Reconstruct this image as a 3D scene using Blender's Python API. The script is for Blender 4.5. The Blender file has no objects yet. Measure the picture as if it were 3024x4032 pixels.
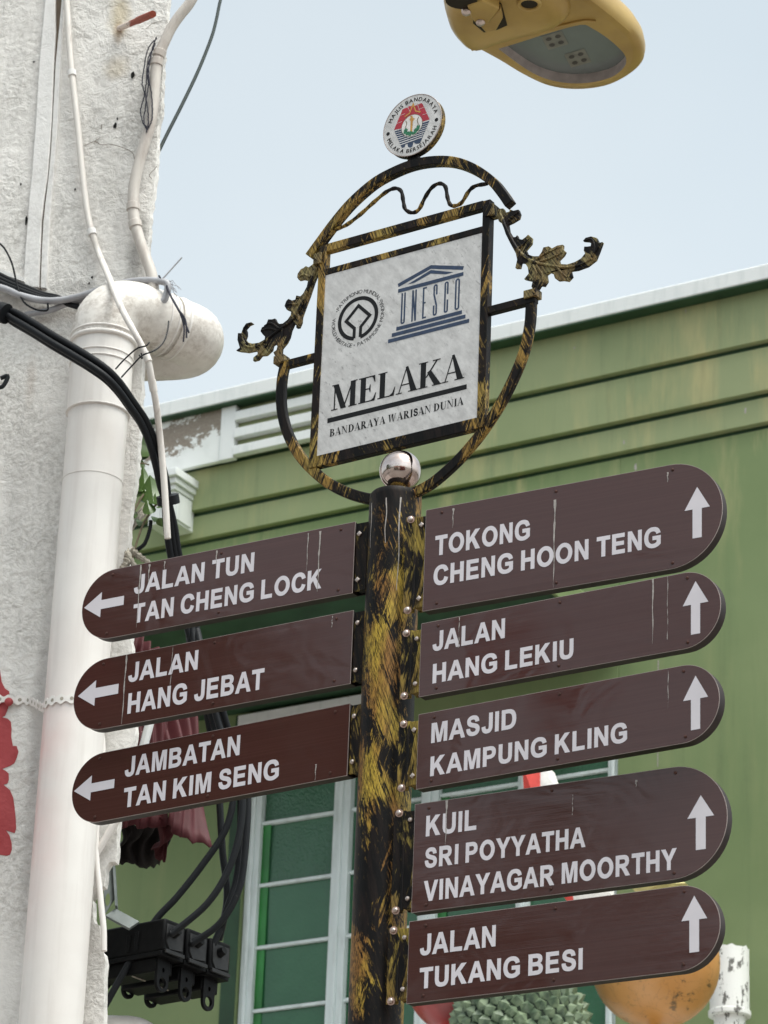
import bpy, bmesh, math, random
from mathutils import Vector, Matrix, geometry
random.seed(7)
R = math.radians
sc = bpy.context.scene
col = sc.collection

# ------------------------------------------------------------------ camera, world, sun, exposure
PITCH, ROLL, CAMZ = R(23.66), R(2.28), 1.6
_c, _s, _cr, _sr = math.cos(PITCH), math.sin(PITCH), math.cos(ROLL), math.sin(ROLL)
FW = Vector((0, _c, _s)); _u0 = Vector((0, -_s, _c)); _r0 = Vector((1, 0, 0))
RT = _r0 * _cr + _u0 * _sr
UP = _u0 * _cr - _r0 * _sr
CAM = Vector((0, 0, CAMZ))
cd = bpy.data.cameras.new('camera'); cd.sensor_fit = 'VERTICAL'; cd.sensor_height = 36; cd.sensor_width = 27
cd.lens = 120; cd.clip_start = 0.05; cd.clip_end = 3000
cam = bpy.data.objects.new('camera', cd); col.objects.link(cam); sc.camera = cam
mw = Matrix.Identity(4)
for i, v in enumerate((RT, UP, -FW)):
    for j in range(3): mw[j][i] = v[j]
mw.translation = CAM
cam.matrix_world = mw
cd.dof.use_dof = True; cd.dof.focus_distance = 7.5; cd.dof.aperture_fstop = 14

wd = bpy.data.worlds.new('World'); sc.world = wd; wd.use_nodes = True
wn = wd.node_tree.nodes; wl = wd.node_tree.links
sky = wn.new('ShaderNodeTexSky'); sky.sky_type = 'NISHITA'; sky.sun_disc = False
SUN_EL, SUN_AZ = 66, 138          # azimuth measured clockwise from +Y
sky.sun_elevation = R(SUN_EL); sky.sun_rotation = R(SUN_AZ)
sky.air_density = 1.0; sky.dust_density = 5.0; sky.ozone_density = 1.0
hs = wn.new('ShaderNodeHueSaturation'); hs.inputs['Saturation'].default_value = 0.30
wl.new(sky.outputs[0], hs.inputs['Color'])
mx = wn.new('ShaderNodeMix'); mx.data_type = 'RGBA'; mx.blend_type = 'MULTIPLY'; mx.inputs[0].default_value = 1
mx.inputs[7].default_value = (.975, 1.035, 1.0, 1); wl.new(hs.outputs[0], mx.inputs[6])
wtc = wn.new('ShaderNodeTexCoord'); wno = wn.new('ShaderNodeTexNoise'); wno.inputs['Scale'].default_value = 3.5; wno.inputs['Detail'].default_value = 4   # faint cloud
wrp = wn.new('ShaderNodeValToRGB'); wrp.color_ramp.elements[0].color = (.93, .955, .97, 1); wrp.color_ramp.elements[1].color = (1.05, 1.04, 1.03, 1)
wrp.color_ramp.elements[0].position = .35; wrp.color_ramp.elements[1].position = .65
wl.new(wtc.outputs['Generated'], wno.inputs['Vector']); wl.new(wno.outputs['Fac'], wrp.inputs[0])
mx2 = wn.new('ShaderNodeMix'); mx2.data_type = 'RGBA'; mx2.blend_type = 'MULTIPLY'; mx2.inputs[0].default_value = 1
wl.new(mx.outputs[2], mx2.inputs[6]); wl.new(wrp.outputs[0], mx2.inputs[7]); wl.new(mx2.outputs[2], wn['Background'].inputs['Color'])
wn['Background'].inputs['Strength'].default_value = 0.15
sl = bpy.data.lights.new('sun', 'SUN'); sl.energy = 0.9; sl.angle = R(25); sl.color = (1, .965, .92)
so = bpy.data.objects.new('sun', sl); col.objects.link(so)
sd = Vector((math.sin(R(SUN_AZ)) * math.cos(R(SUN_EL)), math.cos(R(SUN_AZ)) * math.cos(R(SUN_EL)), math.sin(R(SUN_EL))))
so.rotation_euler = sd.to_track_quat('Z', 'Y').to_euler()
so.location = (0, 0, 30)
vs = sc.view_settings
vs.view_transform = 'Standard'; vs.look = 'None'; vs.gamma = 1; vs.use_curve_mapping = False
vs.exposure = 0.98
sc.cycles.max_bounces = 8

# ------------------------------------------------------------------ survey helpers: sight lines to points
F = 13440.0
def ray(x, y): return RT * ((x - 1512) / F) - UP * ((y - 2016) / F) + FW
def at(x, y, Y):                        # the point on a sight line at distance Y in front of the camera
    r = ray(x, y); return CAM + r * (Y / r.y)
class Plane:                            # an upright plane: local x along it, y into it, z up
    def __init__(s, P0, az):
        s.az = R(az); s.P0 = Vector(P0)
        s.d = Vector((math.cos(s.az), math.sin(s.az), 0)); s.n = Vector((math.sin(s.az), -math.cos(s.az), 0))
    def pt(s, x, y, out=0):
        r = ray(x, y); t = (s.P0 + s.n * out - CAM).dot(s.n) / r.dot(s.n); return CAM + r * t
    def uw(s, x, y, out=0):
        q = s.pt(x, y, out) - s.P0; return Vector((q.dot(s.d), q.z))
    def local(s, v):                    # world point to local coordinates
        q = Vector(v) - s.P0; return Vector((q.dot(s.d), -q.dot(s.n), q.z))

# ------------------------------------------------------------------ mesh helpers
class MB:
    def __init__(s): s.v = []; s.f = []; s.m = []
    def add(s, vs, fs, mi=0):
        o = len(s.v); s.v += [Vector(v) for v in vs]
        for f in fs: s.f.append([i + o for i in f]); s.m.append(mi)
        return s
    def box(s, x0, x1, y0, y1, z0, z1, mi=0):
        v = [(x, y, z) for z in (z0, z1) for y in (y0, y1) for x in (x0, x1)]
        return s.add(v, [(0, 2, 3, 1), (4, 5, 7, 6), (0, 1, 5, 4), (1, 3, 7, 5), (3, 2, 6, 7), (2, 0, 4, 6)], mi)
    def obox(s, c, ax, ay, az, mi=0):   # oriented box: centre and three half-axis vectors
        c = Vector(c); ax, ay, az = Vector(ax), Vector(ay), Vector(az)
        v = [c + ax * i + ay * j + az * k for k in (-1, 1) for j in (-1, 1) for i in (-1, 1)]
        return s.add(v, [(0, 2, 3, 1), (4, 5, 7, 6), (0, 1, 5, 4), (1, 3, 7, 5), (3, 2, 6, 7), (2, 0, 4, 6)], mi)
    def prism(s, poly, fn, a, b, mi=0, holes=()):  # 2D polygon swept between depth a and b; fn(u, w, depth) -> point
        loops = [list(poly)] + [list(h) for h in holes]
        tris = geometry.tessellate_polygon([[Vector((p[0], p[1], 0)) for p in l] for l in loops])
        flat = [p for l in loops for p in l]; n = len(flat)
        vs = [fn(p[0], p[1], a) for p in flat] + [fn(p[0], p[1], b) for p in flat]
        fs = [tuple(t) for t in tris] + [tuple(i + n for i in reversed(t)) for t in tris]
        o = 0
        for l in loops:
            k = len(l)
            for i in range(k):
                j = (i + 1) % k; fs.append((o + i, o + j, o + j + n, o + i + n))
            o += k
        return s.add(vs, fs, mi)
    def tube(s, pts, r, n=10, cap=True, mi=0, closed=False):
        pts = [Vector(p) for p in pts]; N = len(pts)
        rs = r if isinstance(r, (list, tuple)) else [r] * N
        t0 = (pts[1] - pts[0]).normalized()
        ref = Vector((0, 0, 1)) if abs(t0.z) < .9 else Vector((0, 1, 0))
        a = t0.cross(ref).normalized(); vs = []; fs = []
        for i, p in enumerate(pts):
            if closed: t = pts[(i + 1) % N] - pts[i - 1]
            else: t = pts[min(i + 1, N - 1)] - pts[max(i - 1, 0)]
            t.normalize(); a = (a - t * a.dot(t)).normalized(); b = t.cross(a)
            for k in range(n):
                g = 2 * math.pi * k / n; vs.append(p + (a * math.cos(g) + b * math.sin(g)) * rs[i])
        for i in range(N if closed else N - 1):
            j = (i + 1) % N
            for k in range(n):
                l = (k + 1) % n; fs.append((i * n + k, i * n + l, j * n + l, j * n + k))
        if cap and not closed: fs += [tuple(reversed(range(n))), tuple((N - 1) * n + k for k in range(n))]
        return s.add(vs, fs, mi)
    def sweep(s, pts, nrm, w, h, mi=0):  # rectangular bar along pts; nrm = depth direction, w across, h along nrm
        pts = [Vector(p) for p in pts]; nrm = Vector(nrm).normalized(); N = len(pts); vs = []; fs = []
        for i, p in enumerate(pts):
            t = (pts[min(i + 1, N - 1)] - pts[max(i - 1, 0)]).normalized(); b = t.cross(nrm).normalized()
            for x, y in ((-1, -1), (1, -1), (1, 1), (-1, 1)): vs.append(p + b * (x * w / 2) + nrm * (y * h / 2))
        for i in range(N - 1):
            for k in range(4):
                l = (k + 1) % 4; fs.append((i * 4 + k, i * 4 + l, i * 4 + 4 + l, i * 4 + 4 + k))
        fs += [(3, 2, 1, 0), tuple((N - 1) * 4 + k for k in range(4))]
        return s.add(vs, fs, mi)
    def ball(s, c, r, nu=24, nv=14, mi=0, sx=1, sy=1, sz=1):
        c = Vector(c); vs = [c + Vector((0, 0, r * sz))]; fs = []
        for i in range(1, nv):
            a = math.pi * i / nv
            for k in range(nu):
                g = 2 * math.pi * k / nu
                vs.append(c + Vector((r * sx * math.sin(a) * math.cos(g), r * sy * math.sin(a) * math.sin(g), r * sz * math.cos(a))))
        vs.append(c - Vector((0, 0, r * sz)))
        for k in range(nu): fs.append((0, 1 + k, 1 + (k + 1) % nu))
        for i in range(nv - 2):
            for k in range(nu):
                l = (k + 1) % nu; o = 1 + i * nu; fs.append((o + k, o + nu + k, o + nu + l, o + l))
        e = len(vs) - 1; o = 1 + (nv - 2) * nu
        for k in range(nu): fs.append((e, o + (k + 1) % nu, o + k))
        return s.add(vs, fs, mi)
    def disc(s, c, ax, r, h, n=14, mi=0, dome=0):  # a short cylinder from c along ax
        ax = Vector(ax).normalized(); c = Vector(c)
        pts = [c, c + ax * h]; rs = [r, r]
        if dome: pts += [c + ax * (h + dome * .6), c + ax * (h + dome)]; rs += [r * .8, r * .3]
        return s.tube(pts, rs, n, True, mi)
    def build(s, name, mat, parent=None, origin=None, smooth=35, bevel=0, seg=2):
        o0 = Vector(origin) if origin is not None else Vector((0, 0, 0))
        me = bpy.data.meshes.new(name)
        me.from_pydata([tuple(v - o0) for v in s.v], [], s.f)
        mats = mat if isinstance(mat, (list, tuple)) else [mat]
        for m in mats: me.materials.append(m)
        for p, mi in zip(me.polygons, s.m): p.material_index = mi
        bm = bmesh.new(); bm.from_mesh(me); bmesh.ops.recalc_face_normals(bm, faces=bm.faces); bm.to_mesh(me); bm.free()
        if smooth:
            for p in me.polygons: p.use_smooth = True
            me.set_sharp_from_angle(angle=R(smooth))
        o = bpy.data.objects.new(name, me); col.objects.link(o)
        if parent is not None: o.parent = parent
        elif origin is not None: o.location = o0
        if bevel:
            b = o.modifiers.new('bevel', 'BEVEL'); b.width = bevel; b.segments = seg; b.limit_method = 'ANGLE'; b.angle_limit = R(40)
        return o
def tag(o, label=None, cat=None, group=None, kind=None):
    if label: o['label'] = label
    if cat: o['category'] = cat
    if group: o['group'] = group
    if kind: o['kind'] = kind
    return o
def thing(name, loc, label, cat, rz=0, group=None):
    o = bpy.data.objects.new(name, None); col.objects.link(o); o.empty_display_size = .1
    o.location = loc; o.rotation_euler = (0, 0, rz)
    return tag(o, label, cat, group)
def spline(pts, k=6):                    # Catmull-Rom through the points
    pts = [Vector(p) for p in pts]; P = [pts[0] * 2 - pts[1]] + pts + [pts[-1] * 2 - pts[-2]]; out = []
    for i in range(1, len(P) - 2):
        a, b, c, d = P[i - 1:i + 3]
        for j in range(k):
            t = j / k
            out.append(.5 * ((2 * b) + (c - a) * t + (2 * a - 5 * b + 4 * c - d) * t * t + (3 * b - a - 3 * c + d) * t ** 3))
    return out + [pts[-1]]
def loc3(u, w, d): return (u, d, w)      # local plane coordinates: x along, y into the plane, z up

# ------------------------------------------------------------------ materials
class NT:
    def __init__(s, name):
        s.m = bpy.data.materials.new(name); s.m.use_nodes = True; s.t = s.m.node_tree; s.n = s.t.nodes
        s.b = s.n['Principled BSDF']; s.tc = s.n.new('ShaderNodeTexCoord')
    def L(s, a, b): s.t.links.new(a, b)
    def vec(s, scale=(1, 1, 1), rot=(0, 0, 0), loc=(0, 0, 0)):
        src = s.tc.outputs['Object']
        if any(rot):
            q = s.n.new('ShaderNodeMapping'); s.L(src, q.inputs['Vector']); q.inputs['Rotation'].default_value = rot; src = q.outputs[0]
        m = s.n.new('ShaderNodeMapping'); s.L(src, m.inputs['Vector'])
        m.inputs['Scale'].default_value = scale; m.inputs['Location'].default_value = loc
        return m.outputs[0]
    def noise(s, scale, detail=4, vec=None, rough=.55, dist=0):
        x = s.n.new('ShaderNodeTexNoise'); x.inputs['Scale'].default_value = scale; x.inputs['Detail'].default_value = detail
        x.inputs['Roughness'].default_value = rough; x.inputs['Distortion'].default_value = dist
        s.L(vec if vec is not None else s.tc.outputs['Object'], x.inputs['Vector']); return x.outputs['Fac']
    def vor(s, scale, vec=None):
        x = s.n.new('ShaderNodeTexVoronoi'); x.inputs['Scale'].default_value = scale
        s.L(vec if vec is not None else s.tc.outputs['Object'], x.inputs['Vector']); return x.outputs['Distance']
    def ramp(s, fac, *stops):
        x = s.n.new('ShaderNodeValToRGB'); e = x.color_ramp.elements
        while len(e) < len(stops): e.new(.5)
        for i, (p, c) in enumerate(stops):
            e[i].position = p; e[i].color = (c, c, c, 1) if isinstance(c, (int, float)) else (*c, 1)
        s.L(fac, x.inputs[0]); return x.outputs[0]
    def math(s, op, a, b):
        x = s.n.new('ShaderNodeMath'); x.operation = op
        for i, q in enumerate((a, b)):
            if isinstance(q, (int, float)): x.inputs[i].default_value = q
            else: s.L(q, x.inputs[i])
        return x.outputs[0]
    def mix(s, fac, a, b):
        x = s.n.new('ShaderNodeMix'); x.data_type = 'RGBA'
        for k, q in ((0, fac), (6, a), (7, b)):
            if isinstance(q, (int, float)): x.inputs[k].default_value = q
            elif isinstance(q, tuple): x.inputs[k].default_value = (*q, 1)
            else: s.L(q, x.inputs[k])
        return x.outputs[2]
    def sep(s):
        x = s.n.new('ShaderNodeSeparateXYZ'); s.L(s.tc.outputs['Object'], x.inputs[0]); return x.outputs
    def color(s, c):
        if isinstance(c, tuple): s.b.inputs['Base Color'].default_value = (*c, 1)
        else: s.L(c, s.b.inputs['Base Color'])
        return s
    def set(s, rough=None, metal=None, spec=None, coat=None):
        for k, q in (('Roughness', rough), ('Metallic', metal), ('Specular IOR Level', spec), ('Coat Weight', coat)):
            if q is None: continue
            if isinstance(q, (int, float)): s.b.inputs[k].default_value = q
            else: s.L(q, s.b.inputs[k])
        return s
    def bump(s, h, dist, strength=1):
        x = s.n.new('ShaderNodeBump'); x.inputs['Distance'].default_value = dist; x.inputs['Strength'].default_value = strength
        s.L(h, x.inputs['Height']); s.L(x.outputs[0], s.b.inputs['Normal']); return s
def plain(name, c, rough=.5, metal=0, var=.15, scale=30, bump=0, spec=None):
    k = NT(name); f = k.noise(scale, 5)
    k.color(k.mix(k.ramp(f, (.3, 0), (.7, 1)), tuple(x * (1 - var) for x in c), tuple(min(1, x * (1 + var)) for x in c)))
    k.set(rough, metal, spec if spec is not None else (.2 if max(c) < .03 else .45))
    if bump: k.bump(k.noise(scale * 3, 4), bump)
    return k.m

def brushed_gold(name, tilt, thr=.5, gold=(.42, .29, .035), ochre=(.30, .15, .025), size=1.0):
    k = NT(name)                         # black enamel with dry-brushed gold: two crossing stroke directions, each in its own patches
    a = k.noise(1, 6, k.vec((150, 150, 8), (0, tilt, 0)), .72)
    b = k.noise(1, 6, k.vec((150, 150, 9), (0, -tilt * .75, .5), (3, 1, 2)), .72)
    pa = k.noise(1, 3, k.vec((8 * size, 8 * size, 3.6 * size), (0, tilt, 0), (3.1, 1.7, .4)), .5, .4)
    pb = k.noise(1, 3, k.vec((9 * size, 9 * size, 4.2 * size), (0, -tilt, 0), (8.3, 4.7, 5.2)), .5, .4)
    def swath(p, s_, t):                 # solid in the middle of a swath, combed out into bristle marks at its edges
        return k.ramp(k.math('ADD', p, k.math('MULTIPLY', k.math('SUBTRACT', s_, .5), .62)), (t, 0), (t + .035, 1))
    fleck = k.math('MULTIPLY', k.ramp(k.noise(1, 4, k.vec((190, 190, 40), (0, tilt, 0)), .7), (.60, 0), (.68, .5)), k.ramp(pa, (thr - .17, 0), (thr - .02, 1)))
    fine = k.ramp(k.noise(1, 6, k.vec((300, 300, 12), (0, tilt * .8, 0)), .75), (.40, .12), (.56, 1))
    fine2 = k.ramp(k.noise(1, 5, k.vec((260, 260, 14), (0, -tilt * .6, 0)), .75), (.36, .3), (.52, 1))
    sw_ = k.math('MULTIPLY', k.math('MULTIPLY', k.math('MAXIMUM', swath(pa, a, thr), swath(pb, b, thr + .03)), fine), fine2)
    mask = k.math('MINIMUM', k.math('MAXIMUM', sw_, fleck), 1)
    hue = k.noise(1, 3, k.vec((16, 16, 7), (0, 0, 0), (7, 2, 1)))
    gc = k.mix(k.ramp(hue, (.42, 0), (.60, 1)), ochre, gold)
    base = k.mix(k.ramp(k.noise(1, 5, k.vec((60, 60, 9), (0, tilt * .5, 0)), .65), (.45, 0), (.8, 1)), (.004, .0035, .0035), (.024, .015, .012))
    k.color(k.mix(mask, base, gc)); k.set(k.ramp(mask, (0, .48), (1, .55)), 0, k.ramp(mask, (0, .12), (1, .35)))
    k.bump(a, .0012, .6)
    return k.m
M = {}
M['pole'] = brushed_gold('brushed_gold_pole', .38, .545, (.46, .31, .035), (.30, .14, .025))
M['iron'] = brushed_gold('brushed_gold_iron', .45, .565, (.34, .235, .05), (.36, .21, .04), 1.4)
M['leaf'] = brushed_gold('brushed_gold_leaf', .7, .51, (.30, .25, .10), (.22, .14, .05), 2.2)
M['bracket'] = brushed_gold('brushed_gold_bracket', .3, .48, (.32, .23, .035), (.24, .15, .025), 2)
M['bracket_dark'] = brushed_gold('worn_black_bracket', .3, .545, (.28, .21, .04), (.22, .14, .03), 2)

k = NT('brown_sign_face')
g = k.noise(1, 4, k.vec((1.0, 1, 430)), .6)
bl = k.noise(1, 3, k.vec((3, 1, 6)))
k.color(k.mix(k.ramp(g, (.35, 0), (.65, 1)), (.054, .0205, .0172), (.067, .027, .023)))
k.set(k.ramp(bl, (.35, .025), (.7, .09)), 0, .5); k.bump(k.math('ADD', k.math('MULTIPLY', g, .06), k.math('MULTIPLY', k.noise(1, 2, k.vec((7, 1, 11)), .5, .8), 1)), .0022, .5)
M['board'] = k.m
M['board_edge'] = plain('brown_board_edge', (.020, .012, .010), .5, 0, .3, spec=.2)
M['rim'] = plain('pale_sheet_edge', (.34, .28, .26), .4)
M['letter'] = plain('lettering_pale', (.60, .565, .60), .45, 0, .05, 12)
M['dropping'] = plain('dried_dropping', (.34, .31, .29), .9, 0, .3, 200)
M['screw'] = plain('rusty_screw', (.06, .022, .015), .5, .4, .4, 300)
M['bolt'] = plain('bolt_steel', (.50, .42, .38), .3, .9, .25, 300)
M['rustbolt'] = plain('bolt_rusty', (.36, .24, .19), .42, .6, .4, 300)
k = NT('polished_steel')
k.color(k.mix(k.ramp(k.noise(22, 5), (.4, 0), (.7, 1)), (.62, .53, .50), (.36, .27, .24))); k.set(k.ramp(k.noise(40, 5), (.4, .06), (.75, .28)), 1); k.bump(k.noise(60, 4), .0006, .35)
M['chrome'] = k.m

k = NT('mottled_silver')
f1 = k.noise(1, 6, k.vec((46, 1, 22), (0, .7, 0)), .7)
f2 = k.noise(5, 3)
f3 = k.noise(1, 5, k.vec((120, 1, 50), (0, .6, 0)), .7)
fl = k.math('MULTIPLY', k.ramp(f3, (.56, 0), (.66, 1)), k.ramp(f2, (.42, 0), (.6, .75)))
k.color(k.mix(fl, k.mix(k.ramp(f1, (.3, 0), (.7, 1)), (.43, .415, .405), (.68, .66, .645)), (.17, .16, .155)))
k.set(.32, .15); k.bump(f1, .0008, .4)
M['silver'] = k.m
M['black'] = plain('black_print', (.008, .008, .009), .55)
M['navy'] = plain('navy_print', (.022, .040, .085), .4, 0, .25, 90)
M['crest_red'] = plain('crest_red', (.36, .016, .03), .4)
M['crest_gold'] = plain('crest_gold', (.48, .24, .05), .4)
M['crest_green'] = plain('crest_green', (.02, .16, .075), .4, 0, .4, 200)
M['crest_white'] = plain('crest_white', (.66, .64, .62), .4)

def stucco(name, base, dirt, bump=.010, scale=28, stains=()):
    k = NT(name)
    a = k.noise(scale, 7, None, .62, .4); b = k.noise(scale * 3.2, 5, None, .6)
    c = k.noise(2.6, 5, None, .6); d = k.noise(70, 6, None, .7)
    grime = k.math('MULTIPLY', k.ramp(c, (.42, 0), (.70, 1)), k.ramp(d, (.40, 0), (.62, .9)))
    pits = k.math('MULTIPLY', k.ramp(a, (.30, 1), (.40, 0)), k.ramp(c, (.35, .1), (.6, .55)))
    streak = k.math('MULTIPLY', k.ramp(k.noise(1, 5, k.vec((14, 14, 1.3)), .65), (.52, 0), (.76, .55)), k.ramp(k.noise(1.7, 3, None), (.35, .2), (.6, 1)))
    colr = k.mix(pits, k.mix(streak, k.mix(grime, base, dirt), tuple(x * .66 for x in base)), dirt)
    s3 = k.sep()
    for (x, z, rx_, rz_, cc, am) in stains:  # stains with a place of their own
        e = k.math('SQRT', k.math('ADD', k.math('POWER', k.math('DIVIDE', k.math('SUBTRACT', s3[0], x), rx_), 2), k.math('POWER', k.math('DIVIDE', k.math('SUBTRACT', s3[2], z), rz_), 2)), 0)
        f = k.ramp(k.math('ADD', e, k.math('MULTIPLY', k.math('SUBTRACT', k.noise(16, 5, None, .65), .5), 1.3)), (.25, am), (1, 0))
        colr = k.mix(f, colr, cc)
    k.color(colr); k.set(.85, 0, .25)
    soft = k.ramp(k.noise(3.1, 3, None), (.38, .25), (.58, 1))
    h = k.math('MULTIPLY', k.math('ADD', k.math('MULTIPLY', k.ramp(a, (.3, 0), (.7, 1)), 1.0), k.math('MULTIPLY', b, .45)), soft)
    k.bump(h, bump, .75)
    return k.m
M['stucco'] = stucco('white_stucco', (.735, .71, .68), (.30, .28, .255), .009, 28, ((0.012, 6.737, 0.045, 0.09, (0.52, 0.44, 0.3), 0.75), (0.012, 6.678, 0.02, 0.05, (0.4, 0.27, 0.15), 0.6), (0.117, 5.964, 0.035, 0.14, (0.22, 0.21, 0.2), 0.7), (0.127, 6.042, 0.03, 0.06, (0.25, 0.24, 0.22), 0.6), (0.013, 6.562, 0.05, 0.05, (0.55, 0.46, 0.33), 0.5), (-0.051, 5.876, 0.1, 0.03, (0.34, 0.32, 0.3), 0.5), (-0.177, 5.298, 0.05, 0.35, (0.5, 0.48, 0.46), 0.5), (-0.054, 4.572, 0.03, 0.6, (0.36, 0.34, 0.33), 0.55), (-0.159, 5.599, 0.02, 0.1, (0.45, 0.38, 0.33), 0.45), (0.11, 6.445, 0.02, 0.25, (0.4, 0.38, 0.36), 0.5), (0.02, 6.211, 0.05, 0.12, (0.5, 0.48, 0.45), 0.5)))
M['stucco_end'] = stucco('broken_plaster', (.66, .64, .60), (.30, .28, .25), .014, 22)
M['hole'] = plain('hole_dark', (.012, .011, .010), .9)
k = NT('white_pvc')
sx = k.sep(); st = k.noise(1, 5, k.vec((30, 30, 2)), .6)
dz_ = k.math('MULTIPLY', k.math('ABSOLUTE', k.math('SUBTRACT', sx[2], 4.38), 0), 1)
pink = k.math('MULTIPLY', k.math('MULTIPLY', k.ramp(dz_, (.12, 1), (.5, 0)), k.ramp(k.math('ADD', sx[0], .1), (.02, 1), (.125, 0))), k.ramp(k.noise(7, 4), (.3, .15), (.7, .6)))   # pink tint on the left side, fading above and below one height
k.color(k.mix(pink, k.mix(k.ramp(st, (.5, 0), (.8, .45)), k.mix(k.ramp(k.noise(5, 3), (.4, 0), (.7, 1)), (.73, .695, .665), (.67, .63, .60)), (.48, .43, .40)), (.72, .42, .40)))
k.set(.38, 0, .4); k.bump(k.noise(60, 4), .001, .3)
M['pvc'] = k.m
k = NT('aged_pvc')
st = k.noise(1, 6, k.vec((9, 9, 26), (0, .5, 0)), .7); d = k.noise(60, 6, None, .75)
dirt = k.math('MULTIPLY', k.ramp(k.noise(7, 5, None, .65), (.42, 0), (.66, 1)), k.ramp(d, (.42, 0), (.62, .8)))
k.color(k.mix(dirt, k.mix(k.ramp(st, (.46, 0), (.72, .75)), (.70, .665, .625), (.46, .41, .37)), (.30, .25, .21)))
k.set(.42, 0, .4); M['pvc_old'] = k.m
k = NT('conduit_paint')
k.color(k.mix(k.ramp(k.noise(1, 5, k.vec((40, 40, 9)), .65), (.52, 0), (.72, .8)), (.66, .62, .58), (.40, .34, .31))); k.set(.5)
M['conduit'] = k.m
k = NT('conduit_grey')
k.color(k.mix(k.ramp(k.noise(1, 5, k.vec((30, 30, 8)), .65), (.45, 0), (.7, .8)), (.52, .48, .44), (.33, .27, .24))); k.set(.5)
M['conduit_grey'] = k.m
M['trunking'] = stucco('trunking_paint', (.73, .715, .70), (.46, .44, .42), .002, 40)
M['cable_grey'] = plain('cable_grey', (.32, .32, .34), .45, 0, .2, 30)
k = NT('cable_black'); k.color(k.mix(k.ramp(k.noise(60, 4, None, .7), (.70, 0), (.74, .8)), (.010, .011, .013), (.42, .40, .38))); k.set(.5, 0, .15); M['cable'] = k.m
M['twine'] = plain('blue_black_twine', (.022, .022, .035), .8, 0, .4, 200)
M['wire_green'] = plain('dark_green_wire', (.012, .020, .018), .6)
k = NT('rusty_rod'); s3 = k.sep()
k.color(k.mix(k.ramp(k.math('ADD', k.math('MULTIPLY', s3[0], 1), k.math('MULTIPLY', k.noise(60, 4), .02)), (.046, 0), (.05, 1)), k.mix(k.ramp(k.noise(90, 4), (.6, 0), (.66, 1)), (.62, .52, .46), (.2, .1, .06)), (.26, .045, .02))); k.set(.75); k.bump(k.noise(120, 5), .002)
M['rod'] = k.m
k = NT('mural_red'); k.color(k.mix(k.ramp(k.noise(18, 5), (.35, 0), (.7, 1)), (.30, .030, .034), (.38, .055, .06))); k.set(.7); k.bump(k.noise(60, 5), .004, .6); M['red'] = k.m

k = NT('green_wall_paint')
v1 = k.noise(1, 5, k.vec((7, 7, .9)), .65); v2 = k.noise(1, 4, k.vec((3.1, 3.1, 1.1), (0, 0, 0), (4, 1, 2)), .6)
v3 = k.noise(26, 5, None, .65); hz = k.math('SUBTRACT', k.sep()[2], 7.734)
ye = k.math('MULTIPLY', k.math('MULTIPLY', k.ramp(v1, (.48, 0), (.66, 1)), k.ramp(v2, (.42, 0), (.60, 1))), k.ramp(k.math('ADD', hz, .9), (.2, .15), (1, 1)))
dk = k.math('MULTIPLY', k.ramp(k.noise(1, 5, k.vec((11, 11, .7), (0, 0, 0), (9, 3, 1)), .65), (.56, 0), (.78, .55)), k.ramp(v3, (.3, .3), (.7, 1)))
bl_ = k.mix(k.ramp(k.noise(1.3, 5), (.35, 0), (.68, 1)), (.158, .215, .095), (.205, .258, .122))
bu_ = k.mix(k.ramp(k.noise(1.3, 5), (.35, 0), (.68, 1)), (.238, .280, .145), (.288, .322, .176))
bs = k.mix(k.ramp(hz, (.026, 0), (.0262, 1)), bl_, bu_)
k.color(k.mix(dk, k.mix(ye, bs, (.40, .37, .19)), (.09, .125, .065)))
k.set(.7, 0, .3); k.bump(k.noise(120, 4), .001, .3)
M['green'] = k.m
M['green_dark'] = plain('green_trim_and_shade', (.020, .055, .025), .6, 0, .25, 8)  # deep green for grooves and reveal; under coping and canopy it paints shade
k = NT('white_trim_paint')
st = k.noise(1, 5, k.vec((22, 22, 3)), .65)
k.color(k.mix(k.ramp(st, (.5, 0), (.8, .7)), (.72, .73, .73), (.50, .53, .53))); k.set(.6)
M['trim'] = k.m
k = NT('peeling_white_paint')
s3 = k.sep()
pn = k.noise(26, 7, k.vec((1, 1, 1.5), (0, 0, 0), (3, 0, 2)), .7)
band = k.math('SUBTRACT', 1, k.math('MINIMUM', k.math('MULTIPLY', k.math('ABSOLUTE', k.math('SUBTRACT', s3[2], k.math('ADD', 7.734 + .57 + .21, k.math('MULTIPLY', s3[0], .2))), 0), 6.5), 1))
horiz = k.math('SUBTRACT', 1, k.math('MINIMUM', k.math('MULTIPLY', k.math('ABSOLUTE', k.math('ADD', s3[0], 1.05), 0), 3.0), 1))
msk = k.math('ADD', k.math('MULTIPLY', k.math('MULTIPLY', band, k.ramp(horiz, (0, 0), (.35, 1))), .36), pn)
pk = k.ramp(msk, (.685, 0), (.705, 1))
k.color(k.mix(pk, k.mix(k.ramp(k.noise(9, 4), (.45, 0), (.75, .6)), (.76, .77, .76), (.60, .62, .60)), k.mix(k.noise(80, 5), (.16, .125, .095), (.33, .285, .24)))); k.set(.7)
k.bump(pk, .003, -.6)
M['peel'] = k.m
k = NT('peeling_white_post')
pn = k.noise(34, 7, k.vec((1, 1, .5)), .7)
k.color(k.mix(k.ramp(pn, (.56, 0), (.585, 1)), (.74, .74, .72), (.13, .125, .115))); k.set(.7); k.bump(pn, .004, .6)
M['post'] = k.m
k = NT('window_paint'); k.color(k.mix(k.ramp(k.noise(1, 5, k.vec((20, 20, 4)), .65), (.5, 0), (.75, .8)), (.66, .72, .72), (.46, .50, .49))); k.set(.5); M['winframe'] = k.m
k = NT('green_hammered_glass')
vv = k.noise(90, 2, None, .5)
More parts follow.
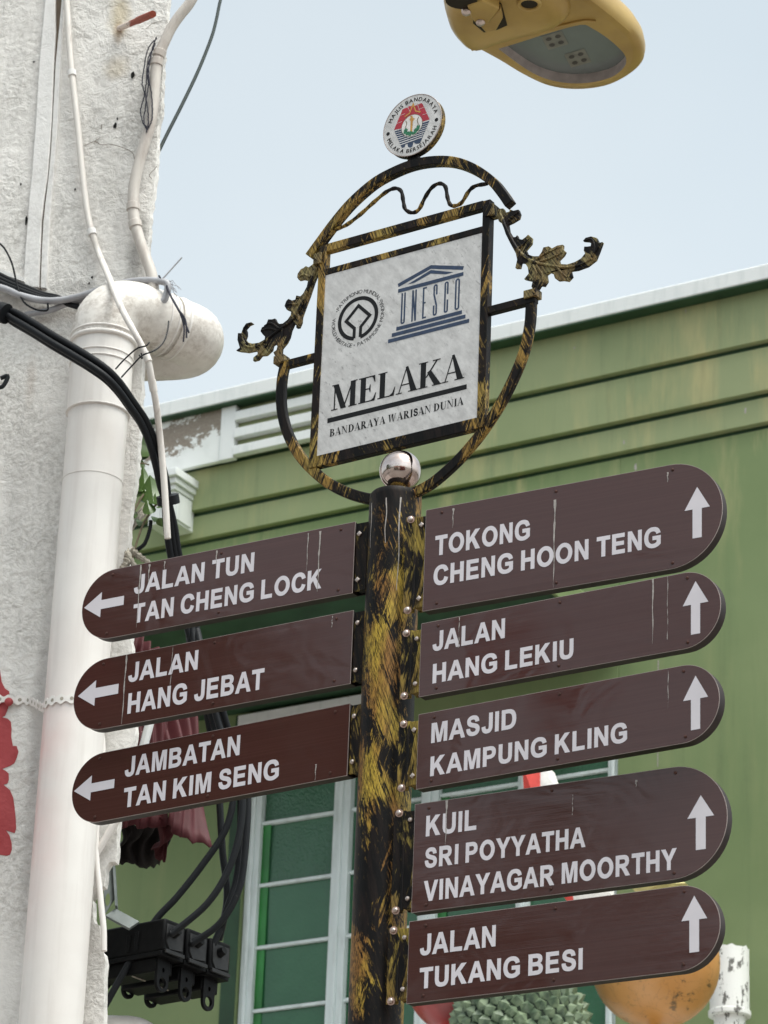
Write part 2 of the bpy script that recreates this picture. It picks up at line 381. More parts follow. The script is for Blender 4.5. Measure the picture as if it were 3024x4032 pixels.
k.color(k.mix(k.ramp(k.noise(1.7, 2), (.35, 0), (.7, 1)), (.022, .088, .040), (.050, .140, .082))); k.set(.24, 0, .6); k.bump(vv, .007, .7)
M['glass'] = k.m
k = NT('green_plain_glass'); k.color(k.mix(k.ramp(k.noise(1.9, 4), (.35, 0), (.7, 1)), (.008, .072, .026), (.030, .125, .055))); k.set(.2, 0, .6); k.bump(k.noise(70, 3), .004, .35); M['glass_plain'] = k.m
M['glass_edge'] = plain('bright_green_glass', (.020, .17, .030), .3, 0, .3, 5)
k = NT('maroon_sheet'); sp = k.ramp(k.vor(46), (.10, 1), (.13, 0))
k.color(k.mix(k.math('MULTIPLY', sp, k.ramp(k.noise(6, 3), (.5, 0), (.6, .9))), k.mix(k.noise(20, 4), (.052, .011, .014), (.088, .020, .023)), (.50, .36, .34))); k.set(.6, 0, .2); M['maroon'] = k.m
M['inside_shade'] = plain('shaded_sheet', (.012, .009, .009), .7)  # near-black colour holds the shade inside the awning
M['blackplastic'] = plain('black_plastic', (.005, .005, .0055), .5, 0, .3, 40, .0006, .1)
M['blackedge'] = plain('worn_black_plastic', (.022, .022, .023), .5, 0, .3, 60)
k = NT('galvanised'); k.color(k.mix(k.ramp(k.noise(14, 4), (.4, 0), (.7, 1)), (.13, .15, .145), (.22, .24, .235))); k.set(.65, .1); M['galv'] = k.m
M['foliage'] = plain('leaf_green', (.045, .095, .011), .4, 0, .35, 9)
M['stem'] = plain('woody_stem', (.17, .14, .09), .8, 0, .3, 60)
M['root'] = plain('dry_root', (.33, .30, .25), .9, 0, .35, 60, .003)
k = NT('lamp_paint'); k.color(k.mix(k.ramp(k.noise(7, 5), (.4, 0), (.75, 1)), (.43, .285, .080), (.32, .20, .058))); k.set(.38, .15); M['lamp'] = k.m
M['lampdark'] = plain('lamp_cavity', (.02, .015, .008), .6)
k = NT('lamp_lens'); k.color(k.mix(k.noise(9, 3), (.13, .15, .145), (.20, .225, .22))); k.set(.12, 0, .6); M['lens'] = k.m
M['reflector'] = plain('lens_rim', (.50, .45, .44), .35, .1, .2, 30)
M['led'] = plain('led_board', (.17, .17, .14), .5); M['leddark'] = plain('led_chip', (.05, .045, .04), .5)
k = NT('durian_green'); s3 = k.ramp(k.noise(26, 4), (.35, 0), (.65, 1))
k.color(k.mix(s3, (.038, .066, .036), (.165, .215, .125))); k.set(.5); M['durian'] = k.m
M['duriandark'] = plain('durian_skin', (.012, .02, .012), .8)
k = NT('orange_fruit'); pn = k.noise(11, 6, k.vec((1, 1, 1.6)), .7); lines = k.ramp(k.math('ABSOLUTE', k.math('SUBTRACT', k.noise(7, 4, None, .6, 1.2), .5), 0), (.0, 1), (.012, 0))
k.color(k.mix(k.math('MINIMUM', k.math('ADD', k.ramp(pn, (.58, 0), (.64, .85)), k.math('MULTIPLY', lines, .3)), 1), k.mix(k.ramp(k.noise(4, 4), (.35, 0), (.7, 1)), (.44, .19, .040), (.53, .27, .10)), (.06, .04, .02))); k.set(.42); M['orange'] = k.m
M['redfruit'] = plain('red_fruit', (.24, .022, .020), .35, 0, .3, 6)
M['cloth_white'] = plain('white_cloth', (.72, .70, .68), .8); M['cloth_red'] = plain('red_cloth', (.50, .05, .04), .8); M['cloth_yellow'] = plain('yellow_cloth', (.62, .55, .25), .8)
M['asphalt'] = plain('brick_road', (.17, .15, .135), .9, 0, .3, 60); M['paving'] = plain('paving', (.30, .27, .25), .85, 0, .2, 8)
M['roof'] = plain('clay_roof_tiles', (.16, .06, .04), .8, 0, .3, 14); M['shop_red'] = plain('red_limewash', (.30, .055, .035), .85, 0, .2, 3)
M['shop_cream'] = plain('cream_limewash', (.50, .44, .34), .85, 0, .2, 3); M['shutter'] = plain('brown_shutter', (.06, .035, .025), .6)
M['bark'] = plain('bark', (.12, .09, .065), .9, 0, .3, 20)
#@@PART2
# ------------------------------------------------------------------ lettering
def P(path):                             # small path language: M/L points, C cubic curves -> polygons
    loops = []; cur = []; t = path.replace('Z', ' Z ').split(); i = 0; cmd = None
    def num(q): return float(q)
    while i < len(t):
        q = t[i]
        if q == 'Z': loops.append(cur); cur = []; i += 1; continue
        if q[0] in 'MLC': cmd = q[0]; t[i] = q[1:]; continue
        if cmd in 'ML': cur.append((num(t[i]), num(t[i + 1]))); i += 2
        else:
            x0, y0 = cur[-1]; c = [num(z) for z in t[i:i + 6]]; i += 6
            for j in range(1, 9):
                u = j / 8; v = 1 - u
                cur.append((v**3 * x0 + 3*v*v*u * c[0] + 3*v*u*u * c[2] + u**3 * c[4], v**3 * y0 + 3*v*v*u * c[1] + 3*v*u*u * c[3] + u**3 * c[5]))
    return loops
def ell(cx, cy, rx, ry, n=36, a0=0, a1=2 * math.pi):
    return [(cx + rx * math.cos(a0 + (a1 - a0) * i / n), cy + ry * math.sin(a0 + (a1 - a0) * i / n)) for i in range(n if abs(a1 - a0 - 2 * math.pi) < 1e-6 else n + 1)]
SANS = {
 'A': (.99, P('M0 0 L.215 0 L.29 .226 L.70 .226 L.775 0 L.99 0 L.605 1 L.385 1 Z M.355 .40 L.495 .79 L.635 .40 Z')),
 'B': (.83, P('M0 0 L.45 0 C.70 0 .83 .09 .83 .28 C.83 .41 .75 .50 .64 .53 C.73 .57 .79 .65 .79 .75 C.79 .92 .66 1 .43 1 L0 1 Z M.205 .17 L.205 .425 L.43 .425 C.56 .425 .62 .38 .62 .295 C.62 .21 .57 .17 .44 .17 Z M.207 .592 L.207 .832 L.41 .83 C.52 .83 .58 .80 .58 .71 C.58 .63 .52 .59 .41 .59 Z')),
 'C': (.90, P('M.90 .31 C.85 .10 .70 -.015 .47 -.015 C.18 -.015 0 .18 0 .49 C0 .82 .19 1.015 .49 1.015 C.71 1.015 .85 .90 .90 .71 L.69 .66 C.66 .77 .59 .835 .48 .835 C.31 .835 .21 .72 .21 .50 C.21 .28 .31 .165 .475 .165 C.59 .165 .66 .23 .695 .375 Z')),
 'E': (.75, P('M0 0 L.75 0 L.75 .175 L.205 .175 L.205 .425 L.69 .425 L.69 .6 L.205 .6 L.205 .825 L.73 .825 L.73 1 L0 1 Z')),
 'G': (.96, P('M.50 .55 L.50 .385 L.75 .385 L.75 .25 C.69 .19 .60 .16 .51 .16 C.32 .16 .21 .29 .21 .51 C.21 .72 .32 .84 .50 .84 C.63 .84 .70 .78 .73 .68 L.94 .72 C.90 .91 .75 1.015 .50 1.015 C.19 1.015 0 .82 0 .50 C0 .18 .20 -.015 .52 -.015 C.70 -.015 .86 .05 .96 .15 L.96 .55 Z')),
 'H': (.81, P('M0 0 L.205 0 L.205 .41 L.605 .41 L.605 0 L.81 0 L.81 1 L.605 1 L.605 .585 L.205 .585 L.205 1 L0 1 Z')),
 'I': (.205, P('M0 0 L.205 0 L.205 1 L0 1 Z')),
 'J': (.66, P('M.455 1 L.66 1 L.66 .35 C.66 .10 .55 -.015 .33 -.015 C.12 -.015 0 .10 0 .31 L.2 .335 C.205 .21 .25 .165 .33 .165 C.42 .165 .455 .21 .455 .34 Z')),
 'K': (.895, P('M0 0 L.205 0 L.205 .30 L.36 .47 L.63 0 L.895 0 L.505 .62 L.86 1 L.59 1 L.205 .57 L.205 1 L0 1 Z')),
 'L': (.72, P('M0 0 L.72 0 L.72 .175 L.205 .175 L.205 1 L0 1 Z')),
 'M': (.99, P('M0 0 L.195 0 L.195 .77 L.395 0 L.595 0 L.795 .77 L.795 0 L.99 0 L.99 1 L.69 1 L.495 .30 L.30 1 L0 1 Z')),
 'N': (.81, P('M0 0 L.195 0 L.195 .66 L.605 0 L.81 0 L.81 1 L.615 1 L.615 .34 L.21 1 L0 1 Z')),
 'O': (1.0, [ell(.5, .5, .5, .515), ell(.5, .5, .285, .335)]),
 'P': (.78, P('M0 0 L.205 0 L.205 .375 L.40 .375 C.64 .375 .78 .49 .78 .69 C.78 .89 .65 1 .42 1 L0 1 Z M.205 .545 L.205 .83 L.38 .83 C.51 .83 .57 .79 .57 .69 C.57 .59 .51 .545 .37 .545 Z')),
 'R': (.88, P('M0 0 L.205 0 L.205 .415 L.245 .415 C.34 .415 .37 .39 .44 .285 L.63 0 L.88 0 L.75 .20 C.68 .31 .63 .38 .56 .42 C.73 .45 .82 .55 .82 .715 C.82 .91 .70 1 .46 1 L0 1 Z M.205 .57 L.205 .83 L.42 .83 C.55 .83 .61 .79 .61 .70 C.61 .61 .55 .57 .40 .57 Z')),
 'S': (.81, P('M0 .33 L.2 .35 C.22 .22 .30 .16 .41 .16 C.53 .16 .60 .205 .60 .28 C.60 .35 .55 .385 .38 .43 C.13 .49 .04 .58 .04 .73 C.04 .91 .18 1.015 .40 1.015 C.63 1.015 .76 .91 .77 .715 L.56 .705 C.545 .80 .50 .845 .39 .845 C.29 .845 .235 .805 .235 .745 C.235 .68 .29 .65 .46 .605 C.71 .545 .81 .46 .81 .295 C.81 .10 .66 -.015 .41 -.015 C.16 -.015 .02 .10 0 .33 Z')),
 'T': (.785, P('M.29 0 L.495 0 L.495 .825 L.785 .825 L.785 1 L0 1 L0 .825 L.29 .825 Z')),
 'U': (.81, P('M0 1 L0 .40 C0 .11 .13 -.015 .405 -.015 C.68 -.015 .81 .11 .81 .40 L.81 1 L.605 1 L.605 .38 C.605 .23 .55 .165 .41 .165 C.27 .165 .205 .23 .205 .38 L.205 1 Z')),
 'V': (.93, P('M0 1 L.355 0 L.575 0 L.93 1 L.71 1 L.465 .27 L.22 1 Z')),
 'Y': (.935, P('M.365 0 L.57 0 L.57 .42 L.935 1 L.695 1 L.4675 .60 L.24 1 L0 1 L.365 .42 Z')),
 'D': (.88, P('M0 0 L.38 0 C.72 0 .88 .17 .88 .50 C.88 .83 .72 1 .38 1 L0 1 Z M.205 .17 L.205 .83 L.36 .83 C.58 .83 .665 .73 .665 .50 C.665 .27 .58 .17 .36 .17 Z')),
}
def grow(loops, e):                       # thicken a glyph outline by e, keeping its cap height
    out = []
    for li, l in enumerate(loops):
        n = len(l); A = sum(l[i][0] * l[(i + 1) % n][1] - l[(i + 1) % n][0] * l[i][1] for i in range(n)); sg = (1 if A > 0 else -1) * (1 if li == 0 else -1); q = []
        for i in range(n):
            a, b, c = Vector(l[i - 1]), Vector(l[i]), Vector(l[(i + 1) % n]); d1, d2 = (b - a).normalized(), (c - b).normalized()
            n1, n2 = Vector((d1.y, -d1.x)) * sg, Vector((d2.y, -d2.x)) * sg; m = n1 + n2
            m = m.normalized() if m.length > .2 else n1; q.append(b + m * (e / max(.45, m.dot(n1))))
        out.append([(p.x + e, (p.y + e) / (1 + 2 * e)) for p in q])
    return out
SANS = {c: (w + .04, grow(l, .02)) for c, (w, l) in SANS.items()}
SIDE = {'A': .02, 'T': .03, 'V': .02, 'Y': .02, 'L': .08, 'J': .06, 'O': .06, 'C': .06, 'G': .06, 'S': .06, 'K': .07}
def bar(x0, y0, x1, y1, w): return [(x0 - w / 2, y0), (x0 + w / 2, y0), (x1 + w / 2, y1), (x1 - w / 2, y1)]
def rc(x0, x1, y0, y1): return [(x0, y0), (x1, y0), (x1, y1), (x0, y1)]
def bowl(x, y0, y1, rx, tv, th): # right-hand bowl, thick vertically through its side
    cy, ry = (y0 + y1) / 2, (y1 - y0) / 2
    return ell(x, cy, rx, ry, 14, -math.pi / 2, math.pi / 2) + ell(x, cy, rx - tv, ry - th, 14, math.pi / 2, -math.pi / 2)
def feet(x, w=.33, y=(0, 1)):
    return [rc(x - w / 2, x + w / 2, q if q == 0 else 1 - .038, .038 if q == 0 else 1) for q in y]
SERIF = {   # bold roman: a list of simple polygons per letter
 'M': (1.26, [bar(.16, 0, .16, 1, .06), bar(.60, 0, .20, 1, .26), bar(.60, 0, 1.0, 1, .06), bar(1.03, 0, 1.03, 1, .24), rc(.02, .32, 0, .038), rc(.84, 1.24, 0, .038), rc(.02, .3, .962, 1), rc(.99, 1.24, .962, 1)]),
 'E': (.90, [bar(.24, 0, .24, 1, .25), rc(.03, .80, 0, .045), rc(.03, .78, .955, 1), rc(.36, .56, .49, .535), [(.52, .51), (.57, .36), (.60, .36), (.60, .67), (.57, .67)], [(.60, .02), (.82, 0), (.87, .30), (.84, .30), (.74, .10)], [(.60, .98), (.80, 1), (.82, .73), (.79, .73), (.70, .92)]]),
 'L': (.88, [bar(.24, 0, .24, 1, .25), rc(.03, .78, 0, .045), rc(.03, .46, .962, 1), [(.56, .02), (.80, 0), (.86, .34), (.83, .34), (.72, .12)]]),
 'A': (1.02, [bar(.13, 0, .47, .96, .055), [(.43, 1), (.70, 0), (.99, 0), (.55, 1.02), (.49, 1.02)], rc(.24, .72, .30, .345), rc(0, .29, 0, .038), rc(.58, 1.04, 0, .038)]),
 'K': (1.12, [bar(.24, 0, .24, 1, .25), [(.34, .38), (.42, .38), (.93, 1), (.84, 1)], [(.42, .57), (.78, 0), (1.09, 0), (.58, .66)], rc(.03, .46, 0, .038), rc(.03, .46, .962, 1), rc(.68, 1.12, 0, .038), rc(.68, 1.04, .962, 1)]),
 'B': (.90, [bar(.24, 0, .24, 1, .25), bowl(.36, .50, 1, .40, .22, .045), bowl(.36, 0, .54, .50, .25, .045), rc(.03, .2, 0, .038), rc(.03, .2, .962, 1)]),
 'N': (1.06, [bar(.16, 0, .16, 1, .055), [(.06, 1), (.34, 1), (.92, 0), (.84, 0)], bar(.89, 0, .89, 1, .055), rc(.02, .31, 0, .038), rc(.74, 1.04, .962, 1), rc(.0, .2, .962, 1)]),
 'D': (1.0, [bar(.24, 0, .24, 1, .25), bowl(.36, 0, 1, .60, .26, .045), rc(.03, .2, 0, .038), rc(.03, .2, .962, 1)]),
 'R': (1.02, [bar(.24, 0, .24, 1, .25), bowl(.36, .46, 1, .44, .24, .045), [(.36, .48), (.70, 0), (1.02, 0), (.62, .50)], rc(.03, .46, 0, .038), rc(.03, .2, .962, 1), rc(.76, 1.03, 0, .038)]),
 'Y': (1.0, [bar(.52, 0, .52, .46, .25), [(.40, .46), (.64, .46), (.34, 1), (.05, 1)], [(.56, .42), (.64, .42), (.89, 1), (.82, 1)], rc(.3, .74, 0, .038), rc(0, .42, .962, 1), rc(.66, 1.0, .962, 1)]),
 'W': (1.45, [[(.30, 0), (.38, 0), (.36, 1), (.10, 1)], [(.32, 0), (.39, 0), (.70, 1), (.64, 1)], [(.85, 0), (.93, 0), (.84, 1), (.58, 1)], [(.87, 0), (.94, 0), (1.30, 1), (1.24, 1)], rc(0, .46, .962, 1), rc(1.12, 1.42, .962, 1)]),
 'I': (.48, [bar(.24, 0, .24, 1, .25), rc(.03, .45, 0, .038), rc(.03, .45, .962, 1)]),
 'S': (.74, [[(x * .86 + .02, y) for x, y in SANS['S'][1][0]]]),
 'U': (1.04, [[(.10, 1), (.10, .34), (.16, .10), (.34, -.01), (.60, -.01), (.80, .10), (.88, .32), (.88, 1), (.825, 1), (.825, .34), (.76, .15), (.62, .06), (.50, .06), (.40, .13), (.355, .34), (.355, 1)], rc(0, .46, .962, 1), rc(.70, 1.0, .962, 1)]),
}
def text_polys(text, font, u0, u1, w0, cap, gap=.17, space=.50):
    x = 0; items = []; prev = None
    for ch in text:
        if ch == ' ': x += space; prev = None; continue
        wd, polys = font[ch]
        if prev is not None: x += (SIDE.get(prev, .085) + SIDE.get(ch, .085)) * gap / .17
        items.append((x, polys)); x += wd; prev = ch
    s = (u1 - u0) / x
    return [[[(u0 + (px + ox) * s, w0 + py * cap) for px, py in l] for l in polys] for ox, polys in items]
def ribbon(pts, w, closed=False):         # a mitred stroke as quads
    P2 = [Vector(p) for p in pts]; n = len(P2); L = []; Rr = []
    for i in range(n):
        a = P2[i - 1] if (i or closed) else None; b = P2[(i + 1) % n] if (i < n - 1 or closed) else None
        d1 = (P2[i] - a).normalized() if a is not None else (b - P2[i]).normalized()
        d2 = (b - P2[i]).normalized() if b is not None else d1
        n1 = Vector((-d1.y, d1.x)); n2 = Vector((-d2.y, d2.x)); m = (n1 + n2).normalized(); k = (w / 2) / max(.35, m.dot(n1))
        L.append(P2[i] + m * k); Rr.append(P2[i] - m * k)
    return L, Rr
class Marks:                              # flat print: thin sheets lying on a face, each 0.12 mm above the last
    def __init__(s, d): s.d = d; s.mb = MB()
    def poly(s, loops, lift=0):
        if not isinstance(loops[0][0], (tuple, list, Vector)): loops = [loops]
        if len(loops) > 2:                # two counters: let a filled 2D curve triangulate it
            cu = bpy.data.curves.new('g', 'CURVE'); cu.dimensions = '2D'; cu.fill_mode = 'BOTH'
            for l in loops:
                sp = cu.splines.new('POLY'); sp.points.add(len(l) - 1); sp.use_cyclic_u = True
                for q, p in zip(sp.points, l): q.co = (p[0] * 100, p[1] * 100, 0, 1)
            o = bpy.data.objects.new('g', cu); col.objects.link(o); bpy.context.view_layer.update(); me = o.to_mesh()
            s.mb.add([(v.co.x / 100, s.d - lift * .00012, v.co.y / 100) for v in me.vertices], [tuple(p.vertices) for p in me.polygons])
            o.to_mesh_clear(); bpy.data.objects.remove(o); bpy.data.curves.remove(cu); return s
        tr = geometry.tessellate_polygon([[Vector((p[0], p[1], 0)) for p in l] for l in loops]); fl = [p for l in loops for p in l]
        s.mb.add([(p[0], s.d - lift * .00012, p[1]) for p in fl], [tuple(t) for t in tr]); return s
    def stroke(s, pts, w, closed=False, lift=0):
        L, Rr = ribbon(pts, w, closed); n = len(L)
        s.mb.add([(p[0], s.d - lift * .00012, p[1]) for p in L + Rr], [(i, (i + 1) % n, n + (i + 1) % n, n + i) for i in range(n if closed else n - 1)]); return s
    def text(s, polys, layered=False):
        for g in polys:
            if layered:
                for i, p in enumerate(g): s.poly([p], i)
            else: s.poly(g)
        return s
    def build(s, name, mat, parent): return s.mb.build(name, mat, parent, smooth=0)
_cache = {}
def glyph(ch):
    if ch not in _cache:
        cu = bpy.data.curves.new('g', 'FONT'); cu.body = ch; cu.size = 1; cu.resolution_u = 3
        o = bpy.data.objects.new('g', cu); col.objects.link(o)
        bpy.context.view_layer.update()
        me = o.to_mesh(); vs = [(v.co.x, v.co.y) for v in me.vertices]; fs = [tuple(p.vertices) for p in me.polygons]
        o.to_mesh_clear(); bpy.data.objects.remove(o); bpy.data.curves.remove(cu); _cache[ch] = (vs, fs)
    return _cache[ch]
def arc_text(mb, text, c, r, a_mid, cap, d, top=True, spread=None, bold=0):
    caph = max(v[1] for v in glyph('I')[0]); k = cap / caph; adv = []
    for ch in text:
        if ch == ' ': adv.append((0, .30 * k)); continue
        vs, fs = glyph(ch); x0 = min(v[0] for v in vs); x1 = max(v[0] for v in vs); adv.append((x0 * k, (x1 - x0) * k + .10 * k))
    tot = sum(a[1] for a in adv); f = (spread * r / tot) if spread else 1; s = 0
    for ch, (x0, w) in zip(text, adv):
        m = (s + w / 2) * f - tot * f / 2; s += w
        if ch == ' ': continue
        ang = a_mid - m / r if top else a_mid + m / r
        vs, fs = glyph(ch)
        e1 = Vector((math.sin(ang), -math.cos(ang))) if top else Vector((-math.sin(ang), math.cos(ang)))
        e2 = Vector((math.cos(ang), math.sin(ang))) * (1 if top else -1)
        base = c + Vector((math.cos(ang), math.sin(ang))) * (r if top else r + cap)
        for b in range(2 if bold else 1):
            mb.add([(lambda q: (q.x, d - b * .00012, q.y))(base + e1 * (v[0] * k - x0 - (w - .1 * k) / 2 + b * bold) + e2 * (v[1] * k)) for v in vs], fs)

# ------------------------------------------------------------------ the guide post
AX = Vector((.0241, 6.8, 0))
ZT = at(1557, 1953, 6.8).z
post = thing('guide_post', AX, 'round black guide post brushed with gold carrying the brown finger signs', 'post')
mb = MB(); n = 40
prof = [(0, .057), (ZT - .012, .057), (ZT - .003, .0565), (ZT + .002, .053), (ZT + .004, .02)]
vs_ = []; fs_ = []
for i, (z, r) in enumerate(prof):
    for j in range(n): vs_.append((r * math.cos(2 * math.pi * j / n), r * math.sin(2 * math.pi * j / n), z))
for i in range(len(prof) - 1):
    for j in range(n): fs_.append((i * n + j, i * n + (j + 1) % n, (i + 1) * n + (j + 1) % n, (i + 1) * n + j))
fs_.append(tuple((len(prof) - 1) * n + j for j in range(n)))
mb.add(vs_, fs_); mb.build('pole', M['pole'], post)
mb = MB()
for j in range(n): pass
bc = at(1576.5, 1856, 6.8) - AX
mb.tube([(0, 0, 0), (0, 0, .02)], .11, 32).build('base_plate', M['pole'], post, bevel=.002)
mb = MB(); mb.tube([(bc.x * .5, 0, ZT), (bc.x, 0, bc.z - .035)], [.03, .014], 20); mb.build('finial_neck', M['iron'], post)
mb = MB(); mb.ball(bc, .0462, 40, 24); mb.build('finial_ball', M['chrome'], post, smooth=180)
mb = MB()
for q, w_ in ((1462, .004), (1573, .003), (1519, .003)):   # dried drips down the pole head
    a = math.asin(max(-.99, min(.99, (at(q, 2050, 6.8).x - AX.x) / .0575)))
    z0, z1 = at(q, 1962, 6.75).z, at(q, 2330 if q == 1573 else 2140, 6.75).z; N = 16
    for i in range(N):
        pass
    L_ = [];
    for i in range(N + 1):
        t = i / N; z = z0 + (z1 - z0) * t; ww = w_ * (1 - .6 * t) * (.7 + .6 * random.random()); a2 = a + .02 * math.sin(t * 9 + q)
        for sgn in (-1, 1): L_.append(((.0575) * math.sin(a2 + sgn * ww / .115), -.0575 * math.cos(a2 + sgn * ww / .115), z))
    mb.add(L_, [(2 * i, 2 * i + 1, 2 * i + 3, 2 * i + 2) for i in range(N)])
mb.build('drip_stain', M['dropping'], post)

# ------------------------------------------------------------------ finger signs
C4 = (1300, 1800, 1.0392); C2 = (1300, 3000, 1.0392); CB = (1600, 2900, .7836); C3 = (0, 2100, .9042); C1 = (0, 3000, .9042)
def px(c, x, y): return (c[0] + x * c[2], c[1] + y * c[2])
def finger(side, az, out, tl, bl, tr, br, tip, texts, arrow, label, drips=(), seed=0, nut='dome', bdark=False):
    ax = AX + Vector((math.sin(R(az)), -math.cos(R(az)), 0)) * out
    pl = Plane(ax, az)
    pts = [pl.uw(*q) for q in (tl, bl, tr, br)]
    wt = (pts[0].y + pts[2].y) / 2; wb = (pts[1].y + pts[3].y) / 2; ue = (pts[0].x + pts[1].x) / 2; ut = pl.uw(*tip).x
    pl = Plane(ax + Vector((0, 0, wb)), az); H = wt - wb
    sg = 1 if side == 'R' else -1; r = H / 2; uc = ut - sg * r
    th = thing('finger_sign', pl.P0, label, 'sign', R(az), 'finger signs on the guide post')
    def outline(g):                       # stadium with one square end, shrunk by g
        o = [(ue + sg * g, g), (uc, g)] + [(uc + sg * (r - g) * math.cos(t), r + (r - g) * math.sin(t)) for t in [(-.5 + i / 28) * math.pi for i in range(1, 28)]] + [(uc, H - g), (ue + sg * g, H - g)]
        return o
    mb = MB(); mb.prism(outline(.0008), loc3, .0016, .026); mb.build('board', M['board_edge'], th, bevel=.0015)
    mb = MB(); mb.prism(outline(0), loc3, .0004, .0014); mb.build('sheet_edge', M['rim'], th)
    mb = MB(); mb.prism(outline(.0011), loc3, -.0002, .0003); mb.build('face', M['board'], th)
    for (t, c, xl, yl, xr, yr, ytop) in texts:
        a, b, tp = pl.uw(*px(c, xl, yl)), pl.uw(*px(c, xr, yr)), pl.uw(*px(c, xl, ytop))
        mk = Marks(-.0007); mk.text(text_polys(t, SANS, a.x, b.x, (a.y + b.y) / 2, tp.y - a.y)); mk.build('lettering', M['letter'], th)
    c, q = arrow[0], [pl.uw(*px(arrow[0], *z)) for z in arrow[1:]]
    tipp, h1, h2, s1, s2 = q
    if side == 'R':
        hw = (h2.x - h1.x) / 2; cx = tipp.x; hy = (h1.y + h2.y) / 2; sw = (s2.x - s1.x) / 2; sb = (s1.y + s2.y) / 2
        poly = [(cx - sw, sb), (cx + sw, sb), (cx + sw, hy), (cx + hw, hy), (cx, tipp.y), (cx - hw, hy), (cx - sw, hy)]
    else:
        hw = (h1.y - h2.y) / 2; cy = tipp.y; hx = (h1.x + h2.x) / 2; sw = (s1.y - s2.y) / 2; sx_ = (s1.x + s2.x) / 2
        poly = [(tipp.x, cy), (hx, cy - hw), (hx, cy - sw), (sx_, cy - sw), (sx_, cy + sw), (hx, cy + sw), (hx, cy + hw)]
    Marks(-.0007).poly(poly).build('arrow', M['letter'], th)
    rnd = random.Random(seed)
    for fx in (.045, .46, .86):           # six small rusty fixing screws
        for wz in (.013, H - .013):
            u = ue + sg * (abs(uc - ue) * fx / .86 + .006) + rnd.uniform(-.004, .004)
            mb = MB(); mb.disc((u, -.0003, wz), (0, -1, 0), .0034, .0012, 10, 0, .0008); mb.build('screw', M['screw'], th)
    if drips:
        for (x0, y0, y1, wd) in drips:
            mb = MB(); a = pl.uw(x0, y0); b = pl.uw(x0 - (y1 - y0) * .035, y1); N = 14; vs = []
            a.y = min(a.y, H - .0015); b.y = max(b.y, .0015)
            for i in range(N + 1):
                t = i / N; w = wd * (.25 + .75 * rnd.random()) * (1.35 - 1.2 * t if wd > .0035 else (1 if rnd.random() < .75 else .1)); x = a.x + (b.x - a.x) * 0 + .0006 * math.sin(t * 11)
                vs += [(x - w / 2, -.0011, a.y + (b.y - a.y) * t), (x + w / 2, -.0011, a.y + (b.y - a.y) * t)]
            mb.add(vs, [(2 * i, 2 * i + 1, 2 * i + 3, 2 * i + 2) for i in range(N)])
            mb.build('dropping_streak', M['dropping'], th)
    bm_ = M['bracket_dark'] if bdark else M['bracket']
    if side == 'R':
        # a hinge of two leaves: one bolted to the pole, one under the board's end
        zb, zt_ = .012, H - .012
        mb = MB(); mb.box(ue - .0235, ue + .03, .0275, .0325, zb, zt_); mb.box(ue - .0235, ue + .0005, .004, .0275, zb + .002, zb + .005); lf = mb.build('hinge_leaf', bm_, th, bevel=.0008)
        mb = MB(); mb.box(ue - .0225, ue - .0012, .003, .007, zb, zt_); mb.build('side_leaf', bm_, th, bevel=.0008)
        mb = MB(); mb.tube([(ue - .026, .006, zb - .002), (ue - .026, .006, zt_ + .002)], .0042, 12); mb.build('hinge_barrel', bm_, th)
        mb = MB(); mb.obox((ue - .039, .0105, H / 2), (.0125, .0035, 0), (-.0005, .0018, 0), (0, 0, H / 2 - .006)); mb.build('fixed_leaf', bm_, th, bevel=.0008)
        for wz in (.012, H - .012):
            bl_ = MB(); bl_.disc((ue - .0405, .0085, wz), (.25, -1, 0), .0086, .0018, 18); b_ = bl_.build('bolt', M['rustbolt'], th)
            bl_ = MB(); bl_.disc((ue - .0403, .0065, wz), (.25, -1, 0), .0052, .004, 6 if rnd.random() < .5 else 16, 0, .0015); bl_.build('bolt_head', M['bolt'], b_)
        for wz in (.032, H - .032):
            bl_ = MB()
            if nut == 'dome': bl_.disc((ue - .0105, .003, wz), (0, -1, 0), .0052, .0022, 16, 0, .0028)
            else: bl_.disc((ue - .0105, .003, wz), (0, -1, 0), .0062, .003, 4, 0, .0012)
            bl_.build('nut', M['bolt'], th)
    else:
        zb, zt_ = .004, H - .004
        mb = MB(); mb.box(ue - .03, ue + .045, .0275, .0325, zb, zt_); mb.box(ue + .0012, ue + .030, .004, .008, zb, zt_); mb.box(ue + .006, ue + .028, .008, .0275, zb + .003, zb + .006); mb.build('hinge_leaf', bm_, th, bevel=.0008)
        mb = MB(); mb.tube([(ue + .032, .010, zb), (ue + .032, .010, zt_)], .004, 12); mb.build('hinge_barrel', bm_, th)
        for wz in (.03, H - .03):
            bl_ = MB()
            if nut == 'dome': bl_.disc((ue + .010, .004, wz), (0, -1, 0), .0055, .0022, 16, 0, .0028)
            else: bl_.disc((ue + .010, .004, wz), (0, -1, 0), .0065, .003, 4, 0, .0012)
            bl_.build('nut', M['bolt'], th)
    return th

